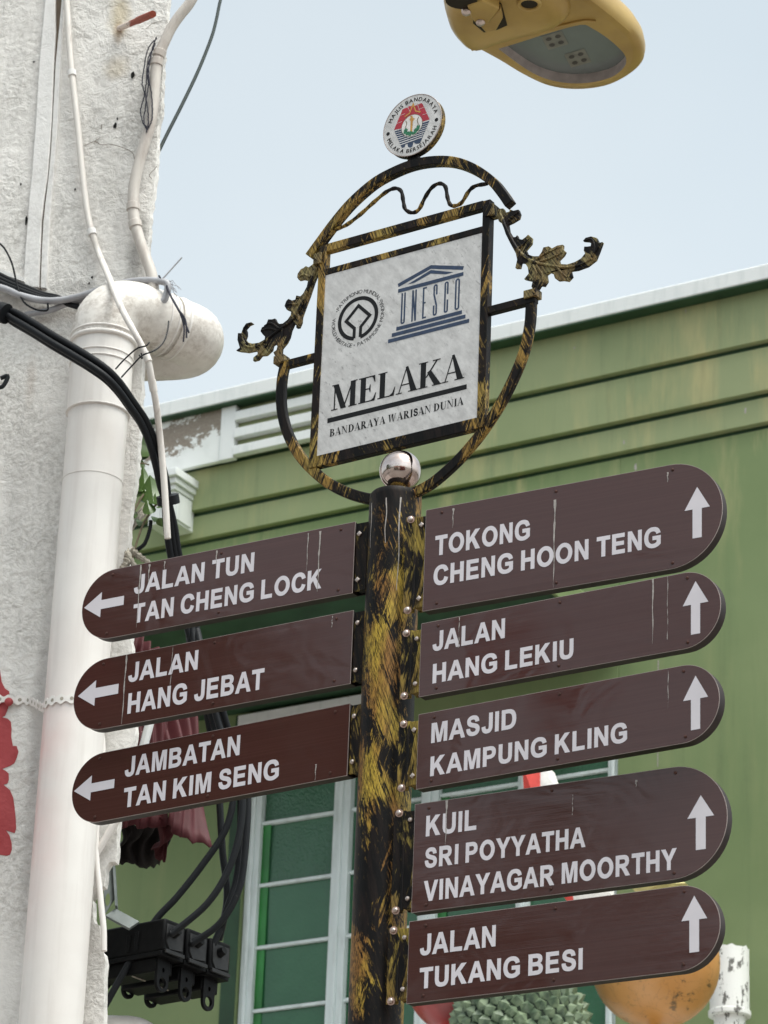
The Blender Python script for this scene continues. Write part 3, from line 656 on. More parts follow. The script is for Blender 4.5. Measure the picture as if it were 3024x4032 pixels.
finger('R', -29.6, .062, (1682.4, 2007.8), (1658.5, 2408), (2682, 1821), (2682, 2234), (2845, 1997),
       [('TOKONG', C4, 397, 377, 757, 309, 302), ('CHENG HOON TENG', C4, 391, 490, 1253, 338, 415)],
       (C4, (1391, 113), (1342, 205), (1438, 187), (1370, 310), (1405, 303)),
       'long brown finger sign with white up arrow reading TOKONG CHENG HOON TENG', [(2186, 1968, 2322, .006), (1786, 2002, 2080, .005), (2630, 1860, 1900, .004)], 1, 'square')
finger('R', -32.5, .062, (1656, 2457), (1651, 2742.6), (2744.5, 2243.7), (2755, 2546), (2838, 2382),
       [('JALAN', C4, 388, 735, 662, 687, 661), ('HANG LEKIU', C4, 388, 857, 922, 762, 784)],
       (C4, (1385, 470), (1338, 565), (1435, 548), (1370, 673), (1405, 667)),
       'brown finger sign with white up arrow reading JALAN HANG LEKIU', [(2572, 2272, 2540, .0045), (2630, 2262, 2520, .002), (1810, 2430, 2550, .0025)], 2)
finger('R', -33.4, .062, (1648, 2813), (1637.7, 3109), (2703, 2617), (2703, 2924), (2833, 2756),
       [('MASJID', C4, 383, 1083, 705, 1028, 1008), ('KAMPUNG KLING', CB, 120, 196, 1110, 33, 98)],
       (C4, (1385, 828), (1338, 925), (1433, 908), (1370, 1035), (1405, 1029)),
       'brown finger sign with white up arrow reading MASJID KAMPUNG KLING', [(2632, 2640, 2790, .002)], 3, 'square')
finger('R', -29.9, .062, (1635.7, 3166), (1617, 3594.4), (2682, 3015.6), (2703, 3457), (2864, 3197),
       [('KUIL', CB, 98, 505, 352, 467, 402), ('SRI POYYATHA', CB, 92, 668, 900, 550, 568), ('VINAYAGAR MOORTHY', CB, 86, 838, 1358, 660, 735)],
       (CB, (1480, 295), (1410, 415), (1545, 397), (1450, 572), (1500, 566)),
       'tall brown three-line finger sign reading KUIL SRI POYYATHA VINAYAGAR MOORTHY', [(1760, 3152, 3330, .005), (2256, 3130, 3210, .002), (2506, 3072, 3100, .006)], 4, 'dome', True)
finger('R', -30.8, .062, (1606.6, 3630.8), (1604.5, 3951), (2723.7, 3480), (2723.7, 3821), (2836, 3623),
       [('JALAN', C2, 340, 737, 627, 697, 657), ('TUKANG BESI', C2, 338, 866, 957, 781, 787)],
       (C2, (1380, 507), (1330, 605), (1428, 592), (1360, 723), (1397, 720)),
       'lowest brown finger sign on the right, white up arrow, reading JALAN TUKANG BESI', (), 5)
finger('L', -30.9, .030, (1396, 2059), (1391, 2330), (452, 2235.6), (434, 2516), (324, 2380),
       [('JALAN TUN', C3, 583, 262, 1105, 170, 181), ('TAN CHENG LOCK', C3, 578, 388, 1398, 245, 306)],
       (C3, (367, 325), (445, 255), (437, 365), (540, 273), (540, 312)),
       'brown finger sign with white left arrow reading JALAN TUN TAN CHENG LOCK', [(556, 2225, 2470, .0045), (590, 2222, 2300, .005), (855, 2168, 2230, .004), (1215, 2100, 2250, .004), (1262, 2092, 2330, .006), (650, 2210, 2250, .004)], 6, 'square', True)
finger('L', -32.2, .030, (1391, 2408), (1380, 2686.5), (434, 2583.7), (398, 2875.8), (291, 2733),
       [('JALAN', C3, 558, 646, 860, 597, 563), ('HANG JEBAT', C3, 555, 780, 1148, 685, 692)],
       (C3, (340, 710), (418, 642), (413, 753), (517, 660), (515, 703)),
       'brown finger sign with white left arrow reading JALAN HANG JEBAT', [(500, 2575, 2850, .0065), (682, 2540, 2700, .0018), (1310, 2425, 2470, .003)], 7, 'dome', True)
finger('L', -34.5, .030, (1379.5, 2770), (1365, 3052), (398, 2963.5), (380, 3239.6), (282, 3135.6),
       [('JAMBATAN', C3, 543, 1058, 1043, 970, 973), ('TAN KIM SENG', C1, 537, 193, 1213, 83, 108)],
       (C1, (323, 128), (402, 58), (393, 168), (500, 77), (497, 116)),
       'lowest brown finger sign on the left, white left arrow, reading JAMBATAN TAN KIM SENG', [(1245, 3010, 3075, .004)], 8)

# ------------------------------------------------------------------ the heritage sign on the post head
HZ = Plane(Vector((AX.x, AX.y, ZT)), -33.9)
her = thing('heritage_sign', HZ.P0, 'ornate black and gold iron frame round a silver MELAKA heritage panel, crest disc on top', 'sign', HZ.az)
A_ = (900, 950, .3617); B_ = (1900, 700, .3617); C_ = (1200, 580, .5425); D_ = (1000, 1100, .7233); U_ = (1250, 1050, .3918); E_ = (1450, 350, .2411)
def h(c, x, y): return HZ.uw(*px(c, x, y)) if c else HZ.uw(x, y)
def H3(v, d=0): return Vector((v.x, d, v.y))
T = .0195
# panel
ptl, ptr, pbl, pbr = h(0, 1285, 1094), h(0, 1905, 920), h(0, 1258, 1796), h(0, 1887, 1655)
pu0, pu1 = (ptl.x + pbl.x) / 2, (ptr.x + pbr.x) / 2; pw1, pw0 = (ptl.y + ptr.y) / 2, (pbl.y + pbr.y) / 2
mb = MB(); mb.box(pu0 - .006, pu1 + .006, -.007, -.002, pw0 - .006, pw1 + .006); mb.build('panel', M['silver'], her, bevel=.001)
pan = bpy.data.objects['panel']; FD = -.0073
ul = pu0 - T / 2; ur = pu1 + T / 2; wtb = pw1 + T * .45; wbb = pw0 - T * .65
cbl, cbr = h(0, 1298, 980), h(0, 1921, 808); wcb = (cbl.y + cbr.y) / 2
mb = MB(); mb.box(ul - T / 2, ul + T / 2, -T / 2, T / 2, wbb - T * .7, wcb + .008); mb.build('stile', M['iron'], her, bevel=.0015)
mb = MB(); mb.box(ur - T / 2, ur + T / 2, -T / 2, T / 2, wbb - T * .7, wcb + .008); mb.build('stile', M['iron'], her, bevel=.0015)
mb = MB(); mb.box(ul + T / 2, ur - T / 2, -T / 2 + .001, T / 2 - .001, wtb - T * .42, wtb + T * .42); mb.build('top_rail', M['iron'], her, bevel=.0015)
mb = MB(); mb.box(ul + T / 2, ur - T / 2, -T / 2 + .001, T / 2 - .001, wbb - T * .7, wbb + T * .7); mb.build('bottom_rail', M['iron'], her, bevel=.0015)
mb = MB(); mb.box(ul + T / 2, ur - T / 2, -T / 2 + .001, T / 2 - .001, wcb - .0105, wcb + .0105); mb.build('cross_bar', M['iron'], her, bevel=.0015)
arch = [H3(h(C_, x, y)) for x, y in ((40, 800), (120, 690), (220, 555), (345, 408), (505, 268), (650, 186), (795, 130), (950, 105), (1100, 113), (1240, 165), (1365, 252), (1440, 340), (1495, 420))]
mb = MB(); mb.sweep(spline(arch, 5), (0, 1, 0), .0215, .020); mb.build('arch', M['iron'], her, bevel=.0015)
wave = [H3(h(C_, x, y)) for x, y in ((215, 600), (300, 565), (400, 490), (500, 400), (590, 325), (655, 298), (700, 320), (715, 390), (730, 450), (780, 475), (830, 450), (870, 370), (920, 295), (975, 263), (1020, 285), (1035, 360), (1055, 415), (1090, 425), (1140, 400), (1190, 320), (1240, 280), (1325, 265))]
wv = spline(wave, 4); mb = MB(); mb.tube(wv, [.0046 + .0006 * math.sin(i * 1.7) for i in range(len(wv))], 10); mb.build('wave_rod', M['iron'], her, smooth=60)
bw = [H3(h(D_, x, y)) for x, y in ((172, 455), (153, 560), (152, 700), (182, 830), (240, 945), (312, 1030), (400, 1105), (500, 1158), (600, 1190), (690, 1202), (790, 1190), (880, 1160), (960, 1118), (1040, 1055), (1130, 968), (1230, 850), (1330, 702), (1410, 550), (1470, 400), (1503, 250), (1512, 100))]
bw = spline(bw, 5); mb = MB(); mb.sweep(bw, (0, 1, 0), .0245, .014); mb.build('bow', M['iron'], her, bevel=.003)
a1, a2 = h(0, 1140, 1437), h(0, 1954, 1217); b2 = h(0, 2075, 1187)
la = h(A_, 660, 1345); ra = h(B_, 520, 1340)
mb = MB(); mb.box(la.x - .012, ul - T / 2, -.008, .008, la.y - .008, la.y + .010); mb.build('side_arm', M['iron'], her, bevel=.0012)
mb = MB(); mb.box(ur + T / 2, ra.x + .016, -.008, .008, ra.y - .009, ra.y + .009); mb.build('side_arm', M['iron'], her, bevel=.0012)
lc = h(A_, 575, 1335); rc_ = h(B_, 545, 1295)
mb = MB(); mb.box(lc.x - .014, lc.x + .014, -.013, .013, lc.y - .002, lc.y + .017); mb.build('end_clip', M['leaf'], her, bevel=.001)
mb = MB(); mb.box(rc_.x - .016, rc_.x + .016, -.013, .013, rc_.y - .006, rc_.y + .013); mb.build('end_clip', M['leaf'], her, bevel=.001)
for q, c in (((1000, 210), A_), ((105, 375), B_)):
    z = h(c, *q); mb = MB(); mb.box(z.x - .011, z.x + .011, -.0135, .0135, z.y - .014, z.y + .014); mb.build('end_clip', M['leaf'], her, bevel=.001)
LEAF_R = [(170,345),(235,340),(262,388),(300,375),(305,350),(345,365),(400,352),(418,400),(405,450),(340,490),(288,515),(300,590),(340,655),(370,650),(385,630),(400,670),(440,680),(480,650),(505,625),(545,660),(540,720),(480,790),(500,840),(560,860),(620,860),(655,810),(670,765),(730,752),(765,775),(820,745),(885,735),(880,780),(910,810),(890,850),(840,900),(850,945),(930,950),(1010,925),(1080,885),(1125,830),(1110,800),(1115,755),(1150,755),(1185,750),(1190,715),(1160,700),(1100,695),(1130,660),(1190,645),(1250,660),(1275,715),(1315,705),(1280,800),(1240,900),(1150,970),(1040,1010),(970,1020),(985,1080),(940,1130),(880,1120),(830,1125),(795,1100),(780,1050),(740,1035),(705,1060),(715,1130),(680,1185),(640,1180),(600,1245),(560,1235),(540,1190),(555,1130),(500,1120),(460,1110),(510,1050),(500,980),(470,935),(430,930),(415,990),(365,990),(385,900),(370,830),(310,720),(260,620),(220,500),(185,480),(165,420)]
LEAF_L = [(960,220),(920,260),(880,290),(850,275),(820,300),(795,310),(760,360),(755,400),(775,430),(820,420),(875,430),(860,500),(820,575),(790,605),(745,595),(735,640),(700,650),(660,632),(635,660),(617,710),(640,750),(690,770),(685,810),(650,860),(600,900),(560,905),(530,880),(515,845),(485,855),(440,855),(415,920),(370,945),(355,985),(380,1020),(405,1045),(400,1075),(340,1110),(270,1120),(215,1105),(190,1070),(205,1030),(205,990),(195,960),(230,920),(275,900),(255,885),(200,900),(165,950),(155,1005),(110,1005),(105,1080),(130,1165),(90,1195),(130,1205),(220,1215),(320,1195),(325,1235),(280,1270),(275,1310),(330,1295),(365,1250),(420,1245),(480,1190),(490,1140),(520,1120),(540,1150),(530,1190),(495,1215),(520,1265),(545,1295),(580,1275),(590,1170),(640,1110),(670,1050),(690,970),(720,905),(745,915),(745,950),(775,945),(800,890),(805,830),(840,730),(890,600),(940,450),(985,340),(985,260)]
for pts, c, veins in ((LEAF_R, B_, ([(200,380),(250,520),(330,690),(430,830),(560,920),(720,960),(880,985),(1050,965),(1180,900),(1270,760)], [(600,900),(700,830),(860,760)], [(640,920),(760,880),(880,820)], [(560,960),(600,1060),(570,1200)], [(600,960),(660,1060),(670,1150)], [(820,985),(880,1050),(930,1090)], [(400,780),(470,720),(520,660)], [(1190,900),(1230,780),(1200,680),(1120,690)], [(290,480),(340,430),(400,380)])),
                      (LEAF_L, A_, ([(970,300),(910,450),(850,600),(780,760),(690,880),(580,960),(450,1060),(330,1150),(200,1150),(140,1060)], [(560,960),(470,900),(400,930)], [(540,980),(450,960),(370,980)], [(760,700),(690,690),(640,700)], [(900,400),(830,370),(780,400)], [(600,960),(590,1080),(545,1260)], [(190,1130),(160,1040),(190,940),(260,895)], [(440,1070),(420,1150),(330,1270)], [(760,800),(780,860),(760,930)]))):
    poly = [h(c, *q) for q in pts]; poly = [(p.x, p.y) for p in poly]
    mb = MB(); mb.prism(poly, loc3, -.004, .004)
    lf = mb.build('acanthus_leaf', M['leaf'], her, bevel=.0016)
    mb = MB()
    for v in veins:
        q = spline([H3(h(c, *z), -.004) for z in v], 5); N = len(q)
        main = len(v) > 6
        mb.tube(q, [(.0052 if main else .0036) * (1 - .55 * i / N) for i in range(N)], 8)
    mb.build('vein', M['leaf'], lf, smooth=60)
# print on the panel
a, b, tp = h(D_, 428, 728), h(D_, 1153, 540), h(D_, 428, 592)
mk = Marks(FD); mk.text(text_polys('MELAKA', SERIF, a.x, b.x, (a.y + b.y) / 2, tp.y - a.y, .02), True); mk.build('lettering', M['black'], pan)
a2_, b2_, t2 = h(D_, 420, 870), h(D_, 1150, 683), h(D_, 420, 829)
mk = Marks(FD); mk.text(text_polys('BANDARAYA WARISAN DUNIA', SERIF, a2_.x, b2_.x, (a2_.y + b2_.y) / 2, t2.y - a2_.y, .08, .42), True); mk.build('lettering', M['black'], pan)
q1, q2, q3, q4 = h(D_, 410, 768), h(D_, 1168, 573), h(D_, 410, 795), h(D_, 1168, 599)
wA, wB = (q1.y + q2.y) / 2, (q3.y + q4.y) / 2
Marks(FD).poly([(q1.x, wB), (q2.x, wB), (q2.x, wA), (q1.x, wA)]).build('rule_line', M['black'], pan)
mk = Marks(FD)
def hu(x, y): v = h(U_, x, y); return (v.x, v.y)
sw = .0092
ra_, rb_ = hu(1155, 17), hu(828, 207); rg = hu(1485, 22)
lw = (rb_[1] + rg[1]) / 2; mx = (rb_[0] + rg[0]) / 2
mk.stroke([(rb_[0], lw), (mx, ra_[1]), (rg[0], lw)], sw)
ia = hu(1155, 63); il, ir = hu(905, 195), hu(1400, 68); iw = (il[1] + ir[1]) / 2
mk.build('temple_emblem', M['navy'], pan); mk = Marks(FD); mk.poly([(il[0] + .004, iw), (mx, ia[1] + .004), (ir[0] - .004, iw), (ir[0] - .024, iw), (mx, ia[1] - .005), (il[0] + .024, iw)], 1); mk.build('temple_emblem', M['navy'], pan); mk = Marks(FD)
for (x0, y0, x1, y1) in ((828, 262, 1485, 82), (810, 642, 1470, 467), (765, 707, 1505, 508), (727, 770, 1543, 550)):
    p, q = hu(x0, y0), hu(x1, y1); w = (p[1] + q[1]) / 2
    Marks(FD).poly([(p[0], w - sw / 2), (q[0], w - sw / 2), (q[0], w + sw / 2), (p[0], w + sw / 2)], 2).build('temple_emblem', M['navy'], pan)
mk = Marks(FD); lw_ = .0042
wt_, wb_ = (hu(880, 283)[1] + hu(1420, 128)[1]) / 2, (hu(880, 590)[1] + hu(1420, 444)[1]) / 2
def uletter(x0, x1):
    return hu(x0, 400)[0] + lw_ / 2, hu(x1, 400)[0] - lw_ / 2
t_, b_ = wt_ - lw_ / 2, wb_ + lw_ / 2
def cap_arc(x0, x1, w, up, n=8):
    cx, r = (x0 + x1) / 2, (x1 - x0) / 2
    return [(cx - r * math.cos(math.pi * i / n), w + (r if up else -r) * math.sin(math.pi * i / n)) for i in range(n + 1)]
x0, x1 = uletter(858, 902); r_ = (x1 - x0) / 2
mk.stroke([(x0, wt_)] + cap_arc(x0, x1, b_ + r_, False) + [(x1, wt_)], lw_)
x0, x1 = uletter(965, 1012); mk.stroke([(x0, wb_), (x0, wt_)], lw_); mk.stroke([(x1, wb_), (x1, wt_)], lw_); mk.stroke([(x0, wt_), (x1, wb_)], lw_, lift=1)
x0, x1 = uletter(1072, 1112); mk.stroke([(x1 + lw_ / 2, t_), (x0, t_), (x0, b_), (x1 + lw_ / 2, b_)], lw_); mk.stroke([(x0, (t_ + b_) / 2), (x1, (t_ + b_) / 2)], lw_, lift=1)
x0, x1 = uletter(1178, 1220); r_ = (x1 - x0) / 2; mid = (t_ + b_) / 2
mk.stroke([(x1, t_ - .024)] + cap_arc(x0, x1, t_ - r_, True)[::-1] + [(x0, mid + .014), (x1, mid - .014)] + cap_arc(x0, x1, b_ + r_, False)[::-1] + [(x0, b_ + .024)], lw_)
x0, x1 = uletter(1288, 1330); mk.stroke([(x1, t_ - .03)] + cap_arc(x0, x1, t_ - r_, True)[::-1] + cap_arc(x0, x1, b_ + r_, False) + [(x1, b_ + .03)], lw_)
x0, x1 = uletter(1395, 1443); r_ = (x1 - x0) / 2; mk.stroke(cap_arc(x0, x1, t_ - r_, True)[::-1] + cap_arc(x0, x1, b_ + r_, False), lw_, True)
mk.build('lettering', M['navy'], pan)
# ring emblem
e1, e2, e3, e4 = h(U_, 245, 560), h(U_, 607, 470), h(U_, 480, 317), h(U_, 375, 745)
cc = Vector(((e1.x + e2.x) / 2, (e3.y + e4.y) / 2)); rr = ((e2.x - e1.x) / 2 + (e3.y - e4.y) / 2) / 2
mk = Marks(FD); w_ = .0095; gx = .0085
a0 = math.asin(gx / rr)
ringp = [(cc.x + rr * math.sin(t), cc.y - rr * math.cos(t)) for t in [a0 + (2 * math.pi - 2 * a0) * i / 56 for i in range(57)]]
mk.stroke(ringp, w_)
dt, dr, dl = h(U_, 432, 398), h(U_, 546, 497), h(U_, 308, 566); s_ = ((dr.x - dl.x) / 2); dcy = (dr.y + dl.y) / 2; top_ = cc.y + (dt.y - dcy) * .5 + s_ * .5
dcy = (dr.y + dl.y) / 2; sq = s_
j1 = gx * 1.0
mk.stroke([(cc.x + j1, cc.y - rr + .001), (cc.x + j1, dcy - sq + j1), (cc.x + sq, dcy), (cc.x, dcy + sq), (cc.x - sq, dcy), (cc.x - j1, dcy - sq + j1), (cc.x - j1, cc.y - rr + .001)], w_ * .85, lift=1)
mk.build('ring_emblem', M['black'], pan)
t1, t2, t3, t4 = h(U_, 165, 600), h(U_, 690, 450), h(U_, 500, 228), h(U_, 340, 835)
ro = ((t2.x - t1.x) / 2 + (t3.y - t4.y) / 2) / 2; cap = ro - rr - .012; cap = min(.0125, cap); rt_ = ro - cap
mb = MB()
arc_text(mb, 'PATRIMONIO MUNDIAL', cc, rt_, R(90), cap, FD, True, R(118))
arc_text(mb, 'PATRIMOINE MONDIAL', cc, rt_, R(-30), cap, FD, False, R(118))
arc_text(mb, 'WORLD HERITAGE', cc, rt_, R(213), cap, FD, False, R(92))
for q in (28, 152, 264):
    p = cc + Vector((math.cos(R(q)), math.sin(R(q)))) * (rt_ + cap / 2); mb.add([(p.x + .0016 * math.cos(z), FD, p.y + .0016 * math.sin(z)) for z in [i * math.pi / 4 for i in range(8)]], [tuple(range(8))])
mb.build('lettering', M['black'], pan, smooth=0)
# crest disc
d1, d2, d3, d4 = h(E_, 303, 760), h(E_, 1238, 500), h(E_, 900, 110), h(E_, 600, 1168)
dc = Vector(((d1.x + d2.x) / 2, (d3.y + d4.y) / 2)); dr_ = ((d2.x - d1.x) / 2 + (d3.y - d4.y) / 2) / 2
mb = MB(); mb.tube([(dc.x, -.012, dc.y), (dc.x, .006, dc.y)], dr_, 64); disc = mb.build('crest_disc', M['iron'], her, bevel=.001)
mb = MB(); mb.tube([(dc.x, -.0128, dc.y), (dc.x, -.0121, dc.y)], dr_ * .985, 64); mb.build('disc_face', M['silver'], disc)
mb = MB(); mb.tube([(dc.x + dr_ * 1.0 * math.cos(t), -.0125, dc.y + dr_ * math.sin(t)) for t in [2 * math.pi * i / 64 for i in range(64)]], .0012, 6, False, 0, True); mb.build('disc_rim', M['rim'], disc)
mb = MB(); mb.box(dc.x - .014, dc.x + .014, -.006, .005, dc.y - dr_ - .016, dc.y - dr_ + .008); mb.build('disc_foot', M['iron'], her)
DD = -.0131
def he(x, y): v = h(E_, x, y); return (v.x, v.y)
Marks(DD).poly([he(*q) for q in ((470, 712), (610, 378), (660, 352), (700, 345), (710, 322), (732, 325), (760, 318), (800, 322), (850, 300), (858, 278), (870, 298), (915, 272), (940, 290), (1052, 540), (955, 570), (575, 690))]).build('red_shield', M['crest_red'], disc)
Marks(DD).poly([he(*q) for q in ((478, 735), (575, 706), (960, 588), (1050, 560), (895, 930), (825, 940), (790, 905), (770, 985), (735, 1003), (700, 985), (690, 935), (655, 952), (645, 990), (600, 1005))]).build('blue_shield', M['navy'], disc)
mk = Marks(DD)
for i in range(7):
    t = i / 6; y0, y1 = 762 + 190 * t, 592 + 235 * t
    mk.stroke([he(470 + 95 * t, y0 + 6), he(1060 - 130 * t, y1)], .0009 + .0002 * i, lift=1)
for p, q in (((560, 480), (650, 445)), ((505, 610), (600, 575)), ((875, 375), (960, 345)), ((940, 465), (1015, 440)), ((700, 345), (735, 420)), ((855, 290), (885, 400))): mk.stroke([he(*p), he(*q)], .0007, lift=1)
ec = Vector(he(765, 640)); e_r = abs(he(955, 600)[0] - he(578, 690)[0]) / 2 * .90
mk.poly([(ec.x + e_r * math.cos(t), ec.y + e_r * 1.0 * math.sin(t)) for t in [2 * math.pi * i / 40 for i in range(40)]], 3)
mk.build('crest_field', M['crest_white'], disc)
mk = Marks(DD)
mk.stroke([he(650, 497), he(728, 440), he(785, 290), he(826, 405), he(905, 420)], .0034, lift=4)
mk.poly([he(*q) for q in ((738, 745), (768, 745), (782, 570), (820, 520), (795, 530), (770, 480), (740, 485), (735, 505), (752, 515), (722, 535), (745, 575))], 5)
mk.build('gold_dagger', M['crest_gold'], disc)
mk = Marks(DD); rnd = random.Random(3)
for i in range(46):
    t = R(200 + 140 * i / 45); rad = e_r * rnd.uniform(.55, .86); c_ = ec + Vector((math.cos(t), math.sin(t))) * rad; g = rnd.uniform(0, 3)
    mk.poly([(c_.x + .0042 * math.cos(g + z) * (1 if k_ % 2 else .5), c_.y + .0042 * math.sin(g + z) * (1 if k_ % 2 else .5)) for k_, z in enumerate([j * math.pi / 4 for j in range(8)])], 6 + i % 4)
mk.build('green_wreath', M['crest_green'], disc)
mk = Marks(DD)
for sgn in (-1, 1):
    mk.stroke([(ec.x + sgn * e_r * .62, ec.y - e_r * .1), (ec.x + sgn * e_r * .5, ec.y + e_r * .35), (ec.x + sgn * e_r * .62, ec.y + e_r * .62)], .0022, lift=5)
mk.stroke([(ec.x + e_r * math.cos(t), ec.y + e_r * math.sin(t)) for t in [2 * math.pi * i / 40 for i in range(40)]], .0009, True, 5)
mk.build('crest_line', M['stem'], disc)
mb = MB(); cap = dr_ * .128; rt_ = dr_ * .775
arc_text(mb, 'MAJLIS BANDARAYA', dc, rt_, R(86), cap, DD - .0002, True, R(150), .0006)
arc_text(mb, 'MELAKA BERSEJARAH', dc, rt_, R(-91), cap, DD - .0002, False, R(148), .0006)
for q in (-4, 184):
    p = dc + Vector((math.cos(R(q)), math.sin(R(q)))) * (rt_ + cap / 2); mb.add([(p.x + .0048 * math.cos(z), DD, p.y + .0048 * math.sin(z)) for z in [i * math.pi / 6 for i in range(12)]], [tuple(range(12))])
mb.build('lettering', M['black'], disc, smooth=0)
#@@PART3
# ------------------------------------------------------------------ the white corner building and what hangs on it
WP = at(300, 2000, 8.3); WL = Plane(Vector((WP.x, WP.y, 0)), -14)
wb_ = thing('white_building', WL.P0, 'white stuccoed corner building with chipped plaster edge, full height on the left', 'building', WL.az)
def wl(x, y, out=0): v = WL.uw(x, y, out); return (v.x, v.y)
edge_px = [(668, -260), (662, 0), (652, 130), (640, 250), (633, 430), (622, 490), (618, 600), (612, 680), (603, 760), (590, 840), (583, 1000), (574, 1080), (566, 1160), (562, 1400), (556, 1560), (547, 1700), (540, 1850), (522, 1950), (508, 2080), (498, 2180), (506, 2230), (515, 2290), (514, 2516), (528, 2640), (536, 2800), (533, 2900), (505, 2990), (470, 3120), (463, 3240), (459, 3330), (454, 3392), (430, 3394), (421, 3408), (414, 3420), (418, 3440), (412, 3465), (408, 3488), (380, 3495), (365, 3502), (355, 3512), (350, 3530), (352, 3548), (364, 3545), (370, 3580), (368, 3610), (374, 3635), (388, 3642), (396, 3662), (395, 3700), (396, 3740), (412, 3752), (416, 3790), (412, 3860), (411, 3960), (408, 4032), (402, 4300)]
rn = random.Random(5); ed = []
base_e = [wl(*p) for p in edge_px]
for i in range(len(base_e) - 1):
    (x0, y0), (x1, y1) = base_e[i], base_e[i + 1]; n_ = max(1, int(math.hypot(x1 - x0, y1 - y0) / .014))
    for j in range(n_):
        t = j / n_; ed.append((x0 + (x1 - x0) * t + rn.uniform(-.0022, .0022), y0 + (y1 - y0) * t))
ed.append(base_e[-1])
poly = [(-2.6, ed[-1][1]), (-2.6, ed[0][1])] + ed
mb = MB(); mb.prism(poly, loc3, 0, .03); mb.build('wall_face', M['stucco'], wb_)
mb = MB(); mb.prism([(x - .012 + .006 * math.sin(y * 31), y) for x, y in poly], lambda u, w, d: (u - (d - .03) * .5, d, w), .0301, .22); mb.build('wall_core', M['stucco_end'], wb_)
zb_ = ed[-1][1]; zt_ = ed[0][1]
mb = MB(); mb.box(-2.6, ed[-1][0] - .01, 0, .2, 0, zb_ - .001); mb.box(-2.6, ed[0][0], 0, .2, zt_ + .001, 8.2); mb.build('wall_block', M['stucco'], wb_)
# small holes left by old fixings
mb = MB()
for x, y, a, b in ((524, 298, 9, 16), (455, 497, 8, 15), (83, 728, 4, 8), (297, 748, 4, 7), (135, 246, 6, 4), (364, 1094, 5, 6), (352, 1118, 4, 6), (105, 870, 6, 22), (463, 470, 4, 8)):
    c = wl(x, y); k_ = 8.9 / F
    mb.add([(c[0] + a * k_ * math.cos(t) * rn.uniform(.75, 1.2), -.0035, c[1] + b * k_ * math.sin(t) * rn.uniform(.75, 1.2)) for t in [i * math.pi / 5 for i in range(10)]], [tuple(range(10))])
mb.build('fixing_hole', M['hole'], wb_, smooth=0)
# hairline cracks
mb = MB()
for pts in ([(334, 575), (372, 558), (395, 545)], [(372, 558), (400, 570), (450, 572), (520, 600), (532, 640)], [(575, 118), (600, 95), (640, 85)], [(402, 490), (400, 512)], [(620, 655), (590, 690), (600, 706)]):
    q = spline([Vector((*wl(*p), 0)) for p in pts], 5); q = [(p.x + rn.uniform(-.001, .001), p.y + rn.uniform(-.001, .001)) for p in q]
    L_, R_ = ribbon(q, .0016); n_ = len(L_); mb.add([(p[0], -.0032, p[1]) for p in L_ + R_], [(i, i + 1, n_ + i + 1, n_ + i) for i in range(n_ - 1)])
mb.build('wall_crack', M['bark'], wb_, smooth=0)
# painted red shape running off the left edge of the picture
red_px = [(-260, 2560), (-60, 2600), (0, 2640), (7, 2685), (20, 2712), (36, 2722), (38, 2735), (32, 2746), (46, 2757), (47, 2770), (34, 2781), (28, 2800), (20, 2818), (8, 2824), (30, 2830), (43, 2842), (46, 2870), (44, 2900), (51, 2938), (66, 2938), (73, 2960), (66, 2985), (56, 3006), (40, 3016), (8, 3028), (20, 3034), (34, 3045), (35, 3070), (30, 3085), (14, 3090), (40, 3112), (52, 3140), (58, 3180), (62, 3220), (64, 3262), (58, 3281), (24, 3270), (38, 3290), (46, 3320), (47, 3345), (40, 3365), (28, 3370), (0, 3366), (-80, 3400), (-260, 3380)]
rq = [wl(*p) for p in red_px]
mb = MB(); mb.prism([(max(p[0], -2.5), p[1]) for p in rq], loc3, -.0016, .001); mb.build('red_painted_mark', M['red'], wb_, smooth=0)
# flat painted cable trunking, two strips side by side
tr = thing('cable_trunking', WL.P0 + Vector((0, 0, 3)), 'flat white painted cable trunking running down the stucco with a split lid', 'trunking', WL.az)
def strip(a, b, d0, d1, z0=3):
    L_ = [wl(*p) for p in a]; R_ = [wl(*p) for p in b]; mb = MB(); n_ = len(L_); vs = []
    for (p, q) in zip(L_, R_):
        vs += [(p[0], d1, p[1] - z0), (p[0], d0, p[1] - z0), (q[0], d0, q[1] - z0), (q[0], d1, q[1] - z0)]
    for i in range(n_ - 1):
        for k_ in range(3): mb.add([], []); mb.f.append([i * 4 + k_, i * 4 + k_ + 1, i * 4 + k_ + 5, i * 4 + k_ + 4]); mb.m.append(0)
    mb.v = [Vector(v) for v in vs]
    mb.f += [[0, 1, 2, 3], [(n_ - 1) * 4 + k_ for k_ in range(4)]]; mb.m += [0, 0]
    return mb
ys = [-80, 0, 130, 250, 380, 480, 600, 700, 790, 880, 1000, 1140]
la_ = [(190, -80), (184, 0), (172, 130), (161, 250), (153, 380), (147, 480), (138, 600), (131, 700), (121, 790), (115, 880), (105, 1000), (98, 1140)]
lb_ = [(236, -80), (222, 0), (224, 130), (217, 250), (212, 380), (208, 480), (200, 600), (192, 700), (178, 790), (168, 880), (163, 1000), (158, 1140)]
lc_ = [(246, -80), (247, 0), (235, 130), (223, 250), (216, 380), (211, 480), (204, 600), (195, 700), (184, 790), (174, 880), (168, 1000), (163, 1140)]
ld_ = [(262, -80), (258, 0), (249, 130), (243, 250), (236, 380), (232, 480), (222, 600), (216, 700), (206, 790), (200, 880), (193, 1000), (186, 1140)]
strip(la_, lb_, -.014, .002).build('lid_strip', M['trunking'], tr, bevel=.002)
strip(lc_, ld_, -.010, .002).build('lid_strip', M['trunking'], tr, bevel=.002)
mb = MB()
